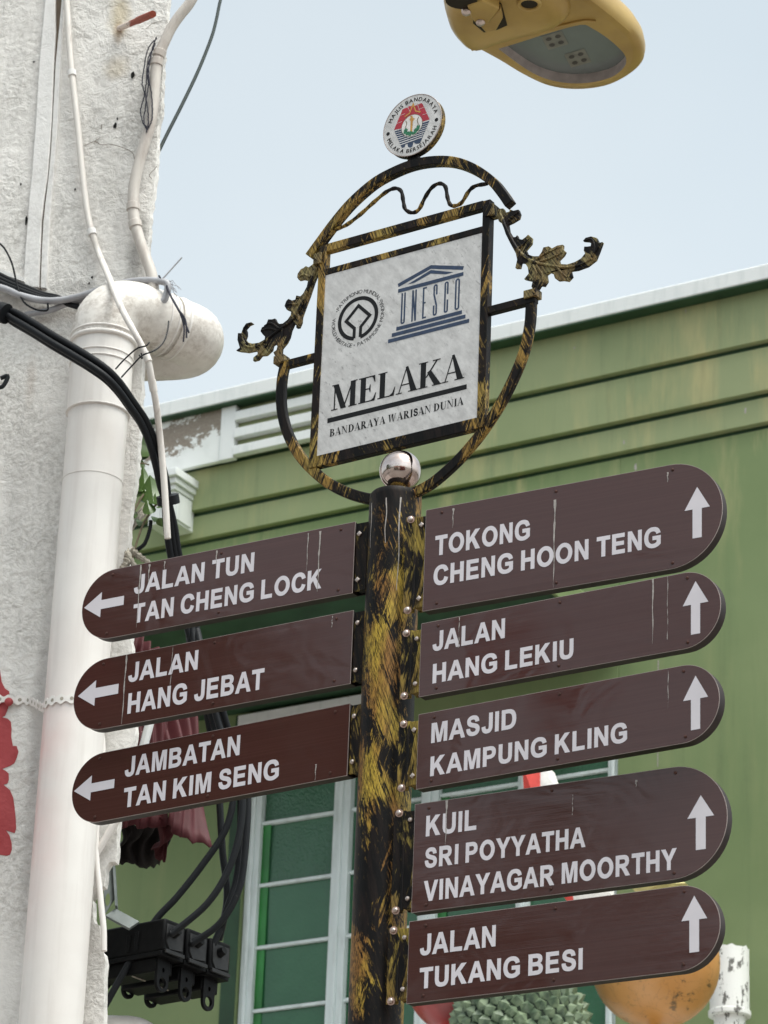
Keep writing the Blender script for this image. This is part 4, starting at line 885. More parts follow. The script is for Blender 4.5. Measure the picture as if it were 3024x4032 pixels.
for i in range(len(ys) - 1):
    a, b, c_, d_ = wl(*lb_[i]), wl(*lc_[i]), wl(*lc_[i + 1]), wl(*lb_[i + 1])
    mb.add([(a[0] - .001, -.0042, a[1] - 3), (b[0] + .001, -.0042, b[1] - 3), (c_[0] + .001, -.0042, c_[1] - 3), (d_[0] - .001, -.0042, d_[1] - 3)], [(0, 1, 2, 3)])
mb.build('gap', M['bark'], tr, smooth=0)
# helper for things hung near the wall: a path given on the wall plane standing off it by `out`
def wp(pts, out): return [WL.pt(x, y, o) for (x, y), o in zip(pts, out if isinstance(out, (list, tuple)) else [out] * len(pts))]
def run(name, pts, r, mat, label, cat, group=None, k_=6, n=10):
    q = spline(pts, k_); o = q[-1]
    mb = MB(); mb.tube(q, r, n); ob = mb.build(name, mat, None, o, 60); return tag(ob, label, cat, group)
c1 = [(262, -60), (262, 0), (268, 90), (276, 215), (288, 340), (302, 460), (312, 560), (322, 660), (333, 760), (346, 850), (366, 930), (392, 1005)]
p_ = wp(c1, .022) + [at(x, y, Y) for x, y, Y in ((428, 1090, 8.17), (462, 1178, 8.07), (494, 1245, 8.02), (530, 1310, 8.0), (562, 1370, 8.0), (585, 1430, 8.0), (600, 1510, 8.02), (616, 1600, 8.05), (630, 1720, 8.1), (641, 1830, 8.12), (648, 1920, 8.13), (660, 2120, 8.15))]
con1 = run('thin_conduit', p_, .0088, M['conduit'], 'thin cream conduit draped down the stucco and over the drainpipe elbow', 'conduit')
mb = MB(); sp_ = spline(p_, 6)
for fr in (.155, .42): # wall saddles
    i = int(fr * len(sp_)); mb = MB(); a = sp_[i]; b = sp_[i + 1]; mb.tube([a, a + (b - a).normalized() * .018], .0125, 12); s0 = mb.build('clip', M['trunking'], None, con1.location); s0.parent = con1; s0.location = (0, 0, 0)
for x, y, Y in ((592, 1385, 8.0), (600, 1500, 8.02)):
    q = min(range(len(sp_)), key=lambda i: (sp_[i] - at(x, y, Y)).length); a, b = sp_[q], sp_[q + 1]
    mb = MB(); mb.tube([a, a + (b - a).normalized() * .03], .0105, 12); s0 = mb.build('coupling', M['conduit'], None, con1.location); s0.parent = con1; s0.location = (0, 0, 0)
c2 = [(775, -40), (745, 15), (705, 65), (672, 115), (648, 165), (630, 205), (618, 250), (610, 320), (604, 400), (594, 480), (572, 560), (548, 640), (530, 720), (524, 790), (528, 860), (545, 930), (572, 1010), (594, 1070), (604, 1130), (604, 1180)]
p_ = [WL.pt(x, y, .035) for x, y in c2]
con2 = run('thick_conduit', p_, .0155, M['conduit_grey'], 'thick grey weathered conduit snaking along the stucco edge up into the sky', 'conduit')
sp_ = spline(p_, 6)
for x, y in ((634, 196), (622, 236), (524, 800), (530, 872)):
    q = min(range(len(sp_) - 1), key=lambda i: (sp_[i] - WL.pt(x, y, .035)).length); a, b = sp_[q], sp_[q + 1]
    mb = MB(); mb.tube([a, a + (b - a).normalized() * .022], .0185, 14); s0 = mb.build('coupling', M['conduit_grey'], None, con2.location, bevel=.002); s0.parent = con2; s0.location = (0, 0, 0)
# twine wound along it
tw = thing('twine_bundle', WL.pt(590, 340, .05), 'tangled blue-black twine hanging along the thick grey conduit', 'twine')
for pts in ([(618, 150), (590, 180), (575, 220), (565, 280), (560, 330), (568, 370), (556, 420), (554, 450), (566, 490), (580, 510)], [(616, 146), (600, 190), (590, 240), (580, 290), (584, 330), (576, 390), (572, 430), (566, 480), (582, 505)], [(612, 170), (596, 210), (586, 260), (588, 320), (596, 370), (600, 430), (598, 470), (585, 505)], [(606, 190), (584, 230), (576, 320), (572, 360), (580, 420), (584, 470), (578, 520)]):
    mb = MB(); mb.tube([p + Vector((rn.uniform(-.001, .001), 0, rn.uniform(-.001, .001))) - tw.location for p in spline([WL.pt(x, y, .052) for x, y in pts], 8)], .0018, 5); mb.build('strand', M['twine'], tw, smooth=0)
# rusty rod
a, b = WL.pt(470, 112, 0), WL.pt(470, 112, 0) + (at(602, 55, 8.0) - WL.pt(470, 112, 0))
rd = thing('rusty_rod', a, 'stub of rusty iron rod poking out of the stucco, base painted white', 'rod')
mb = MB(); mb.tube([Vector((0, 0, 0)), (b - a) * .55, (b - a) * .56, b - a], [.0085, .0085, .0105, .0100], 14); mb.build('bar', M['rod'], rd)
# wires and cables
def cable(name, pts, r, mat, label, cat='cable', group=None): return run(name, [at(*p) for p in pts], r, mat, label, cat, group)
cable('sky_wire', [(900, -120, 9.2), (868, 0, 9.1), (850, 85, 9.0), (830, 155, 8.9), (780, 280, 8.75), (718, 410, 8.6), (662, 520, 8.5), (612, 622, 8.42), (560, 720, 8.4)], .0052, M['wire_green'], 'thin dark wire slanting through the sky beside the stucco edge', 'wire')
gY = lambda x, o: WL.pt(x, 1150, o).y
def wcable(name, pts, out, r, mat, label, cat='cable', group=None): return run(name, wp(pts, out), r, mat, label, cat, group)
wcable('grey_cable', [(-160, 1100), (0, 1132), (80, 1163), (160, 1182), (230, 1183), (310, 1168), (390, 1142), (470, 1118), (550, 1105), (620, 1106), (660, 1120), (652, 1170), (636, 1190)], .045, .0098, M['cable_grey'], 'grey cable sweeping across the stucco above the drainpipe elbow', 'cable')
wcable('grey_cable', [(100, 1240), (195, 1222), (260, 1198), (330, 1180), (420, 1163), (520, 1152), (610, 1160)], .026, .0085, M['cable_grey'], 'shorter grey cable tucked behind the drainpipe elbow', 'cable')
for i, (dy, lab) in enumerate(((0, 'uppermost black cable passing left under the trunking foot'), (14, 'middle black cable passing left under the trunking foot'), (28, 'lowest black cable passing left under the trunking foot'))):
    wcable('black_cable', [(-160, 1000 + dy), (0, 1083 + dy), (90, 1125 + dy * .8), (170, 1158 + dy * .6), (230, 1172 + dy * .5), (330, 1215), (420, 1225)], .022 + .004 * i, .0075, M['cable'], lab, 'cable', 'black cables under the trunking')
wcable('thin_black_wire', [(-60, 930), (0, 960), (28, 995), (48, 1040), (60, 1090), (72, 1140), (95, 1190), (140, 1218), (185, 1222), (188, 1195)], .05, .0028, M['cable'], 'thin black wire looping down at the left edge of the stucco', 'wire')
# strip of pale moulding behind those cables
mb = MB()
q = [wl(*p) for p in ((-300, 960), (105, 1106), (105, 1122), (-300, 985))]; mb.prism(q, loc3, -.02, .0); mb.build('moulding', M['trunking'], wb_)
# the heavy black bundle
bund = [(-200, 1190, 8.12), (0, 1226, 8.08), (60, 1245, 8.06), (130, 1285, 8.03), (210, 1335, 8.0), (290, 1382, 7.98), (360, 1425, 7.96), (420, 1468, 7.96), (470, 1520, 7.98), (520, 1590, 8.02), (560, 1650, 8.06), (595, 1730, 8.1), (622, 1820, 8.14), (640, 1900, 8.18), (654, 1970, 8.2), (668, 2070, 8.24), (684, 2180, 8.28), (716, 2320, 8.34), (748, 2450, 8.38)]
ends = [[(760, 2560, 8.4), (800, 2700, 8.45), (850, 2880, 8.5), (915, 3060, 8.5), (920, 3140, 8.5), (886, 3271, 8.5), (796, 3407, 8.5), (696, 3533, 8.5), (600, 3640, 8.5), (470, 3860, 8.5), (400, 3985, 8.5)],
        [(772, 2560, 8.38), (820, 2700, 8.4), (870, 2880, 8.42), (945, 3060, 8.42), (955, 3163, 8.42), (940, 3298, 8.42), (895, 3434, 8.42), (814, 3560, 8.42), (687, 3668, 8.42), (672, 3676, 8.42)],
        [(786, 2560, 8.4), (835, 2700, 8.45), (895, 2880, 8.5), (965, 3060, 8.5), (976, 3163, 8.5), (964, 3362, 8.5), (940, 3506, 8.5), (868, 3633, 8.5), (768, 3707, 8.5), (752, 3714, 8.5)],
        [(752, 2560, 8.44), (790, 2700, 8.5), (832, 2900, 8.55), (860, 3080, 8.58), (866, 3180, 8.58), (877, 3362, 8.58), (894, 3506, 8.58), (882, 3615, 8.58), (842, 3716, 8.58), (830, 3740, 8.58)],
        [(796, 2560, 8.36), (852, 2720, 8.4), (905, 2900, 8.45), (938, 3060, 8.5), (948, 3170, 8.53), (944, 3330, 8.55), (930, 3470, 8.56), (890, 3590, 8.56), (862, 3700, 8.6)]]
offs = [(-12, 14), (4, -14), (18, 0), (-6, 28), (16, 22)]
labs = ['black cable of the thick bundle running down left behind the fuse box', 'black cable of the thick bundle ending in the nearest fuse unit', 'black cable of the thick bundle ending in the middle fuse unit', 'black cable of the bundle crossing behind the others to the farthest fuse unit', 'speckled black cable hanging closest to the green window']
for i in range(5):
    ox, oy = offs[i]; pts = []
    for j, (x, y, Y) in enumerate(bund):
        t = j / (len(bund) - 1); v = max(0, (t - .45) / .55); pinch = 1 if j not in (1, 14) else .55
        pts.append((x + ox * (.5 + v * .75) * pinch, y + oy * (1 - v) * pinch, Y + .006 * i))
    cable('bundled_cable', pts + ends[i], .0094, M['cable'], labs[i], 'cable', 'black cables of the thick bundle')
mb = MB()
for x, y, Y, r in ((662, 1968, 8.2, .030), (12, 1232, 8.07, .028)):
    c_ = at(x, y, Y); t_ = (at(668, 2070, 8.24) - at(640, 1900, 8.18)).normalized() if x > 100 else (at(60, 1245, 8.06) - at(0, 1226, 8.08)).normalized()
    mb = MB(); mb.tube([c_ - t_ * .012, c_ + t_ * .012], r, 14, True); tag(mb.build('cable_tie', M['cable'], None, c_), 'black cable tie cinched round the bundle ' + ('beside the green leaves' if x > 100 else 'at the left edge of the picture'), 'cable tie')
mb = MB(); q = [at(*p) for p in ((2, 1490, 8.05), (30, 1480, 8.05), (22, 1505, 8.05), (5, 1525, 8.05), (-20, 1520, 8.05))]
mb.tube(spline(q, 4), .006, 8); tag(mb.build('torn_tape', M['cable'], None, q[0]), 'scrap of black tape curling in at the left edge of the wall', 'tape')
# drainpipe
PX0 = at(392, 1550, 8.2); px_, py_ = PX0.x, PX0.y
dp = thing('drainpipe', (px_, py_, 0), 'fat white plastic drainpipe rising up the stucco and bending away at an elbow', 'drainpipe')
def dl(x, y, Y): return at(x, y, Y) - dp.location
ztop = dl(0, 0, 1).z if False else (at(398, 1500, 8.2) - dp.location).z
zc = (at(390, 1500, py_).z)
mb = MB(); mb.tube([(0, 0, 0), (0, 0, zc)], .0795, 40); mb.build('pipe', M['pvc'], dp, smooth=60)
zj = at(390, 1350, py_).z
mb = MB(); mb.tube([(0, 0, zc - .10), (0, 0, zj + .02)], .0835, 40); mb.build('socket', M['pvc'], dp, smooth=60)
ve = [(0, 0, zj), (0, 0, zj + .03)]
el = [Vector((0, 0, zj)), Vector((0, 0, zj + .03)), Vector((.006, .004, zj + .065)), Vector((.03, .018, zj + .098)), Vector((.066, .042, zj + .113)), Vector((.105, .072, zj + .115)), Vector((.15, .108, zj + .114))]
mb = MB(); mb.tube(spline(el, 6), .087, 40); mb.build('elbow', M['pvc_old'], dp, smooth=60)
hd = Vector((.80, .60, -.006)).normalized(); h0 = el[-1]
mb = MB(); mb.tube([h0 - hd * .01, h0 + hd * .08], .0805, 40); mb.build('side_pipe', M['pvc_old'], dp, smooth=60)
e0 = h0 + hd * .012
e2 = [e0, e0 + hd * .05, e0 + hd * .085 + Vector((-.004, .01, 0)), e0 + hd * .10 + Vector((-.03, .045, -.004)), e0 + hd * .085 + Vector((-.09, .07, -.008)), e0 + hd * .06 + Vector((-.18, .09, -.012)), e0 + hd * .03 + Vector((-.34, .12, -.015))]
mb = MB(); mb.tube(spline(e2, 6), .0875, 40); mb.build('elbow', M['pvc_old'], dp, smooth=60)
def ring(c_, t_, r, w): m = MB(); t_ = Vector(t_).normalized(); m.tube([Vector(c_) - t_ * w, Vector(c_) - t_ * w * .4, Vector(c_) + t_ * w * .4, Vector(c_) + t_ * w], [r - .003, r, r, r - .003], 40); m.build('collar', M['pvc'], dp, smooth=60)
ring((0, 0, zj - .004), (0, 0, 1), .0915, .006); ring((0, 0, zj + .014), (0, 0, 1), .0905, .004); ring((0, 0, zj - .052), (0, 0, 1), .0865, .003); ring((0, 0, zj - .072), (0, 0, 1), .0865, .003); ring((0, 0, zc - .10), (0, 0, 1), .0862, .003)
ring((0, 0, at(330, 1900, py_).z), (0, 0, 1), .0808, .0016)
for f_ in (.0, .026): ring(h0 - hd * (.03 - f_), hd, .0905, .003)
ring(e0 + hd * .02, hd, .0905, .004)
# perforated strap
st = thing('perforated_strap', WL.pt(60, 2755, .01), 'perforated metal strap holding the drainpipe, painted white and red', 'strap')
pts = [WL.pt(-120, 2752, .008), WL.pt(0, 2754, .008), WL.pt(60, 2757, .008), WL.pt(118, 2759, .010)]
c0 = Vector((px_, py_, 0)); zs = at(290, 2752, py_ - .08).z
th0 = [math.pi * 1.02, math.pi * 1.12, math.pi * 1.22, math.pi * 1.32, math.pi * 1.42, math.pi * 1.52, math.pi * 1.62, math.pi * 1.75, math.pi * 1.9]
for t in th0: pts.append(Vector((px_ + .0815 * math.cos(t), py_ + .0815 * math.sin(t), zs)))
q = spline(pts, 10); L_ = [0]
for i in range(1, len(q)): L_.append(L_[-1] + (q[i] - q[i - 1]).length)
vs = []; fs = []
for i, p in enumerate(q):
    t = (q[min(i + 1, len(q) - 1)] - q[max(0, i - 1)]).normalized(); nn = t.cross(Vector((0, 0, 1))).normalized()
    if nn.y > 0: nn = -nn
    w = .0105 + .0035 * math.cos(L_[i] / .027 * 2 * math.pi)
    for z, o in ((-w, 0), (w, 0), (w, .0025), (-w, .0025)): vs.append(p + Vector((0, 0, z)) + nn * o - st.location)
for i in range(len(q) - 1):
    for k_ in range(4): l = (k_ + 1) % 4; fs.append((i * 4 + k_, i * 4 + l, i * 4 + 4 + l, i * 4 + 4 + k_))
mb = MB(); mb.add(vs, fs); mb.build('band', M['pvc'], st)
mb = MB(); s_ = 0
for i, p in enumerate(q[1:-1], 1):
    if L_[i] >= s_:
        s_ += .027; t = (q[i + 1] - q[i - 1]).normalized(); nn = t.cross(Vector((0, 0, 1))).normalized()
        if nn.y > 0: nn = -nn
        c_ = p + nn * .0029 - st.location; mb.add([c_ + t * .005 * math.cos(a) + Vector((0, 0, .005 * math.sin(a))) for a in [j * math.pi / 6 for j in range(12)]], [tuple(range(12))])
mb.build('hole', M['root'], st, smooth=0)
mb = MB(); c_ = WL.pt(36, 2765, .012) - st.location; mb.disc(c_, WL.n, .011, .006, 14, 0, .004); mb.build('screw', M['red'], st)
# tie wires on the conduit and the frayed twine
tie = thing('tie_wire', at(600, 1400, 7.98), 'black tie wires twisted round the cream conduit in front of the elbow', 'wire')
for pts in ([(455, 1453, 7.98), (495, 1410, 7.98), (540, 1372, 7.98), (575, 1362, 7.97), (588, 1348, 7.98)], [(478, 1486, 7.98), (520, 1440, 7.98), (560, 1400, 7.97), (598, 1385, 7.97), (626, 1368, 8.0), (648, 1340, 8.03), (660, 1300, 8.06), (664, 1265, 8.1)], [(548, 1398, 7.97), (560, 1412, 7.97), (556, 1390, 7.97)]):
    mb = MB(); mb.tube([p - tie.location for p in spline([at(*p) for p in pts], 6)], .0021, 6); mb.build('strand', M['cable'], tie)
fr = thing('frayed_twine', at(655, 1110, 8.2), 'frayed dark twine knotted at the cable end and dangling over the white elbow', 'twine')
for pts in ([(625, 1085, 8.2), (640, 1105, 8.2), (662, 1115, 8.2), (668, 1108, 8.2), (655, 1120, 8.2), (664, 1150, 8.18), (690, 1195, 8.15), (712, 1240, 8.12), (725, 1290, 8.1), (722, 1345, 8.1)], [(640, 1100, 8.2), (658, 1130, 8.2), (680, 1180, 8.16), (705, 1225, 8.12), (728, 1270, 8.1), (744, 1310, 8.1)], [(655, 1118, 8.2), (672, 1165, 8.16), (700, 1215, 8.12), (730, 1260, 8.1), (735, 1330, 8.1)]):
    mb = MB(); mb.tube([p - fr.location for p in spline([at(*p) for p in pts], 7)], .0026, 6); mb.build('strand', M['twine'], fr)
for i in range(7):
    x, y = 660, 1108; pts = [(x, y, 8.2)]
    for j in range(4): x += rn.uniform(2, 16); y += rn.uniform(-8, 22) + (j * 4); pts.append((x, y, 8.2))
    mb = MB(); mb.tube([p - fr.location for p in spline([at(*p) for p in pts], 5)], .0008, 4); mb.build('strand', M['cable_grey'], fr)
mb = MB(); mb.tube([at(642, 1096, 8.2) - fr.location, at(716, 1014, 8.2) - fr.location], .0022, 6); mb.build('wire_end', M['cable_grey'], fr)
# small climbing plant and its roots
pl_ = thing('wall_plant', at(520, 2230, 8.32), 'small green leafy plant sprouting from the broken plaster behind the black cables', 'plant')
def leaf(px0, px1, wd, Y, bend=.2, parent=pl_, twist=0.0):
    a, b = at(*px0, Y) - parent.location, at(*px1, Y + .02) - parent.location; ax_ = b - a; Ln = ax_.length; t = ax_.normalized(); sd = (t.cross(Vector((0, 1, 0))) + Vector((0, twist, 0))).normalized(); nn = sd.cross(t)
    vs = []; N = 8
    for i in range(N + 1):
        f = i / N; w = wd * math.sin(math.pi * min(1, f ** .8)) ** .9 * .5 if 0 < f < 1 else .0004; c_ = a + ax_ * f + nn * (math.sin(math.pi * f) * bend * Ln * .3)
        vs += [c_ - sd * w + nn * w * .35, c_, c_ + sd * w + nn * w * .35]
    mb = MB(); mb.add(vs, [(3 * i + k_, 3 * i + k_ + 1, 3 * i + k_ + 4, 3 * i + k_ + 3) for i in range(N) for k_ in range(2)]); mb.build('leaf', M['foliage'], parent)
def br(pts, r, mat=M['stem']): mb = MB(); mb.tube([p - pl_.location for p in spline([at(*p) for p in pts], 5)], r, 6); mb.build('stem', mat, pl_)
br([(518, 2215, 8.3), (540, 2130, 8.3), (566, 2060, 8.3), (592, 2020, 8.3), (612, 1990, 8.3), (640, 1972, 8.28), (660, 1960, 8.26)], .003)
br([(500, 2080, 8.3), (520, 2030, 8.3), (545, 1980, 8.3), (566, 1945, 8.3)], .003); br([(540, 2165, 8.3), (570, 2140, 8.3), (590, 2085, 8.3), (594, 2050, 8.3)], .0055, M['cable'])
br([(505, 2085, 8.34), (530, 2050, 8.34), (560, 2020, 8.36), (582, 1995, 8.38)], .012, M['root'])
leaf((606, 1985), (590, 1870), .065, 8.28); leaf((572, 1935), (562, 1832), .03, 8.3); leaf((592, 2024), (578, 1968), .036, 8.27); leaf((622, 1985), (612, 1940), .03, 8.27); leaf((532, 2040), (508, 1995), .026, 8.3); leaf((536, 2052), (564, 2056), .022, 8.3)
leaf((560, 1950), (540, 1920), .03, 8.3); leaf((558, 1935), (552, 1900), .02, 8.3); leaf((614, 2000), (690, 1958), .013, 8.26); leaf((596, 2040), (626, 2040), .018, 8.28); leaf((625, 2040), (640, 2075), .022, 8.28); leaf((555, 1975), (572, 1958), .016, 8.3)
leaf((536, 1815), (548, 1700), .07, 8.4); leaf((560, 1800), (548, 1742), .06, 8.38); leaf((538, 1838), (552, 1800), .04, 8.38); leaf((575, 1800), (540, 1770), .05, 8.4); br([(538, 1826, 8.4), (560, 1824, 8.38), (586, 1830, 8.36)], .002)
rt = thing('dry_root', at(500, 2220, 8.3), 'gnarled grey dry roots growing over the chipped plaster corner', 'root')
for pts, r in (([(505, 2150, 8.32), (495, 2190, 8.28), (500, 2230, 8.27), (520, 2260, 8.28)], .012), ([(490, 2160, 8.28), (510, 2200, 8.26), (530, 2235, 8.26), (520, 2290, 8.26)], .010), ([(515, 2165, 8.3), (540, 2185, 8.3), (570, 2205, 8.3), (600, 2225, 8.3)], .011), ([(478, 2240, 8.25), (500, 2215, 8.25), (520, 2215, 8.26), (545, 2250, 8.27)], .007), ([(500, 2200, 8.25), (485, 2235, 8.25), (470, 2262, 8.25)], .008)):
    mb = MB(); sp_ = spline([at(*p) - rt.location for p in pts], 6); mb.tube(sp_, [r * (1 + .25 * math.sin(i * 1.9)) * (1 - .5 * i / len(sp_)) for i in range(len(sp_))], 8); mb.build('root_strand', M['root'], rt)
# white cables at the foot of the wall face
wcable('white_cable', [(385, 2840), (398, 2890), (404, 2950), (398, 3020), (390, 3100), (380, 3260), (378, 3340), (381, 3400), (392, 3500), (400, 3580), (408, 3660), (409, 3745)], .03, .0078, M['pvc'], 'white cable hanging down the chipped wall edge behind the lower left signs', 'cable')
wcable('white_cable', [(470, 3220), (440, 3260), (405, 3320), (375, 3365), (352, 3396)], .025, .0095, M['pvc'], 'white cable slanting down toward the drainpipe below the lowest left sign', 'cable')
# galvanised bracket and the black fuse units
fb = at(640, 3700, 8.45)
AZ = R(-38); dA = Vector((math.cos(AZ), math.sin(AZ), 0)); dB = Vector((-math.sin(AZ), math.cos(AZ), 0)); ZZ = Vector((0, 0, 1))
bk = thing('steel_bracket', at(430, 3550, 8.45), 'bent galvanised bracket holding the black fuse units off the chipped wall', 'bracket')
def bkp(x, y, Y=8.45): return at(x, y, Y) - bk.location
mb = MB(); a, b, c_ = bkp(428, 3400), bkp(440, 3590), bkp(545, 3650, 8.47)
wv_ = dB * .0
side = Vector((.045, .03, 0))
def slab(p, q, wvec, tvec): m = MB(); v = [p, q, q + wvec, p + wvec]; v += [x + tvec for x in v]; m.add(v, [(0, 1, 2, 3), (7, 6, 5, 4), (0, 4, 5, 1), (1, 5, 6, 2), (2, 6, 7, 3), (3, 7, 4, 0)]); return m
slab(bkp(406, 3470), bkp(412, 3600), Vector((.024, .012, .05)), Vector((0, .006, 0))).build('upright_leg', M['galv'], bk, bevel=.001)
slab(bkp(442, 3395), bkp(452, 3565), Vector((.006, .004, 0)), Vector((0, .05, 0))).build('flange', M['galv'], bk, bevel=.001)
slab(bkp(414, 3604), bkp(508, 3655), Vector((.024, .014, .024)), Vector((0, .008, -.004))).build('arm', M['galv'], bk, bevel=.001)
mb = MB(); cx_ = bkp(424, 3542, 8.444); mb.add([cx_ + Vector((.006 * math.cos(t), 0, .017 * math.sin(t))) for t in [j * math.pi / 8 for j in range(16)]], [tuple(range(16))]); mb.build('slot', M['green'], bk, smooth=0)
FZ = at(650, 3612, 8.42)                 # top near corner of the first unit
def fuse_unit():
    o = thing('fuse_unit', FZ, 'nearest of three black cable fuse units slung behind the wall', 'fuse box', AZ, 'black fuse units')
    # local: x = along A (toward the camera side), y = along B, z up ; top near corner at (0,0,0)
    L_, Wd, Hh = .235, .083, .086
    mb = MB(); mb.box(-L_, 0, 0, Wd, -Hh, 0); mb.build('case', M['blackplastic'], o, bevel=.006)
    mb = MB(); mb.box(-L_ + .01, -.004, -.002, Wd + .002, -Hh - .012, -Hh); mb.box(-L_ * .5 - .008, -L_ * .5 + .004, -.0025, 0, -Hh + .01, -.03); mb.box(-L_ * .38 - .008, -L_ * .38 + .004, -.0025, 0, -Hh + .01, -.025); mb.build('skirt', M['blackplastic'], o, bevel=.002)
    mb = MB(); mb.prism([(.008, -.014), (Wd - .010, -.014), (Wd - .010, -Hh + .012), (.02, -Hh + .006), (.008, -Hh + .024)], lambda u, w, d: (d, u, w), -.002, .004); mb.build('end_plate', M['blackedge'], o, bevel=.002)
    mb = MB(); mb.tube([(.002, .034, -.036), (.020, .034, -.030)], [.013, .0105], 14); mb.build('cable_gland', M['blackplastic'], o)
    mb = MB(); mb.box(.002, .008, .004, Wd - .006, -Hh - .006, -Hh + .004); mb.build('lip', M['blackedge'], o, bevel=.001)
    mb = MB(); mb.box(-L_ * .96, -.03, .008, Wd - .008, -Hh - .048, -Hh - .010); mb.build('carrier', M['blackplastic'], o, bevel=.004)
    for x0, z1 in ((-.034, -.185), (-L_ + .005, -.150)):
        # hanging pull handle with a ring at the bottom
        out_ = [(.012, -Hh - .004), (.058, -Hh - .004), (.058, z1 + .023)] + [(.035 + .023 * math.cos(t), z1 + .023 - .023 * math.sin(t)) for t in [j * math.pi / 10 for j in range(1, 10)]] + [(.012, z1 + .023)]
        hole = [(.035 + .0135 * math.cos(t), z1 + .024 + .0135 * math.sin(t)) for t in [j * 2 * math.pi / 18 for j in range(18)]]
        h2_ = [(.035 + .005 * math.cos(t), z1 + .058 + .006 * math.sin(t)) for t in [j * 2 * math.pi / 12 for j in range(12)]]
        mb = MB(); mb.prism(out_, lambda u, w, d: (d, u, w), x0, x0 + .009, 0, (hole, h2_)); mb.build('pull_handle', M['blackplastic'], o, bevel=.0015)
    mb = MB(); mb.box(-.115, -.112, .016, Wd - .016, -Hh - .0505, -Hh - .0475); mb.build('label_strip', M['root'], o)
    return o
def copy_tree(o, parent=None):
    c_ = o.copy(); col.objects.link(c_)
    if parent is not None: c_.parent = parent
    for ch in list(o.children): copy_tree(ch, c_)
    return c_
fu = fuse_unit()
for i, lab in ((1, 'middle of three black cable fuse units slung behind the wall'), (2, 'farthest of three black cable fuse units, end nearest the green window')):
    c_ = copy_tree(fu); c_.location = FZ + dB * (.092 * i) + Vector((0, 0, -.002 * i)); c_['label'] = lab
mb = MB(); c_ = at(510, 4060, 8.6); mb.tube(spline([c_ + Vector(v) for v in ((-.18, -.02, -.25), (-.10, -.01, -.03), (-.02, 0, .005), (.05, .02, -.01), (.10, .04, -.10), (.11, .05, -.3))], 6), .034, 18)
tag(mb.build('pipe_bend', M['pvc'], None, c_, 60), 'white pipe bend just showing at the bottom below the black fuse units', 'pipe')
# maroon corrugated sheet awning
aw = thing('awning', at(640, 2900, 8.75), 'crumpled maroon corrugated sheet awning jutting from behind the left signs', 'awning')
def corr(name, c00, c10, c01, c11, waves, amp, mat, jag=0.0, nu=64, nv=14, seed=1):
    # corners: top-left, top-right, bottom-left, bottom-right
    r_ = random.Random(seed); c00, c10, c01, c11 = [at(*c) - aw.location for c in (c00, c10, c01, c11)]
    nn = ((c10 - c00).cross(c01 - c00)).normalized(); nn = nn if nn.y < 0 else -nn; vs = []
    ky = [r_.uniform(-jag, jag) for _ in range(nu // 6 + 3)]; jg = [ky[i // 6] * (1 - i % 6 / 6) + ky[i // 6 + 1] * (i % 6 / 6) for i in range(nu + 1)]
    for j in range(nv + 1):
        v = j / nv
        for i in range(nu + 1):
            u = i / nu; p = (c00 * (1 - u) + c10 * u) * (1 - v) + (c01 * (1 - u) + c11 * u) * v
            p = p + (c01 - c00).normalized() * jg[i] * v * v + nn * (amp * math.sin(u * waves * 2 * math.pi + .5 * math.sin(v * 4 + seed)) * (.7 + .5 * math.sin(v * 3.1 + u * 2)) + .016 * math.sin(v * 6 + u * 4 + seed)) + (c10 - c00) * (.05 * math.sin(v * 7 + seed))
            vs.append(p)
    mb = MB(); mb.add(vs, [(j * (nu + 1) + i, j * (nu + 1) + i + 1, (j + 1) * (nu + 1) + i + 1, (j + 1) * (nu + 1) + i) for j in range(nv) for i in range(nu)])
    o = mb.build(name, mat, aw, smooth=50); s = o.modifiers.new('thick', 'SOLIDIFY'); s.thickness = .0025; return o
corr('sheet', (515, 2470, 8.74), (650, 2560, 8.80), (462, 3262, 8.60), (668, 3240, 8.66), 4, .011, M['maroon'], .007, seed=2)
corr('sheet', (625, 2600, 8.80), (745, 2720, 8.86), (655, 3262, 8.63), (832, 3338, 8.69), 3.5, .011, M['maroon'], .010, seed=3)
corr('sheet', (640, 3230, 8.66), (700, 3250, 8.7), (600, 3360, 8.74), (640, 3385, 8.76), 2, .006, M['maroon'], .012, seed=4)
corr('inner_sheet', (468, 3240, 8.75), (690, 3240, 8.8), (462, 3395, 8.85), (625, 3410, 8.9), 4, .010, M['inside_shade'], .010, seed=6)  # dark sheet painting the shaded inside of the awning
mb = MB(); a, b = at(612, 2760, 8.55) - aw.location, at(560, 2960, 8.55) - aw.location; mb.tube([a + (a - b), b + (b - a) * .3], .012, 8); mb.build('strut', M['trim'], aw)
#@@PART4
# ------------------------------------------------------------------ the green shophouse behind
r0 = ray(1512, 2016); BP = CAM + r0 * (14 / r0.y)
BL = Plane(Vector((BP.x, BP.y, 0)), -31.5); BZ = BP.z
gb = thing('green_shophouse', BL.P0, 'pale green painted shophouse with white coping, grooved parapet and green glass window', 'building', BL.az)
UL, UR = -3.2, 4.2
def bz(w): return BZ + w
WU0, WU1, WT, WB_ = -.655, 1.185, -.80, -3.0
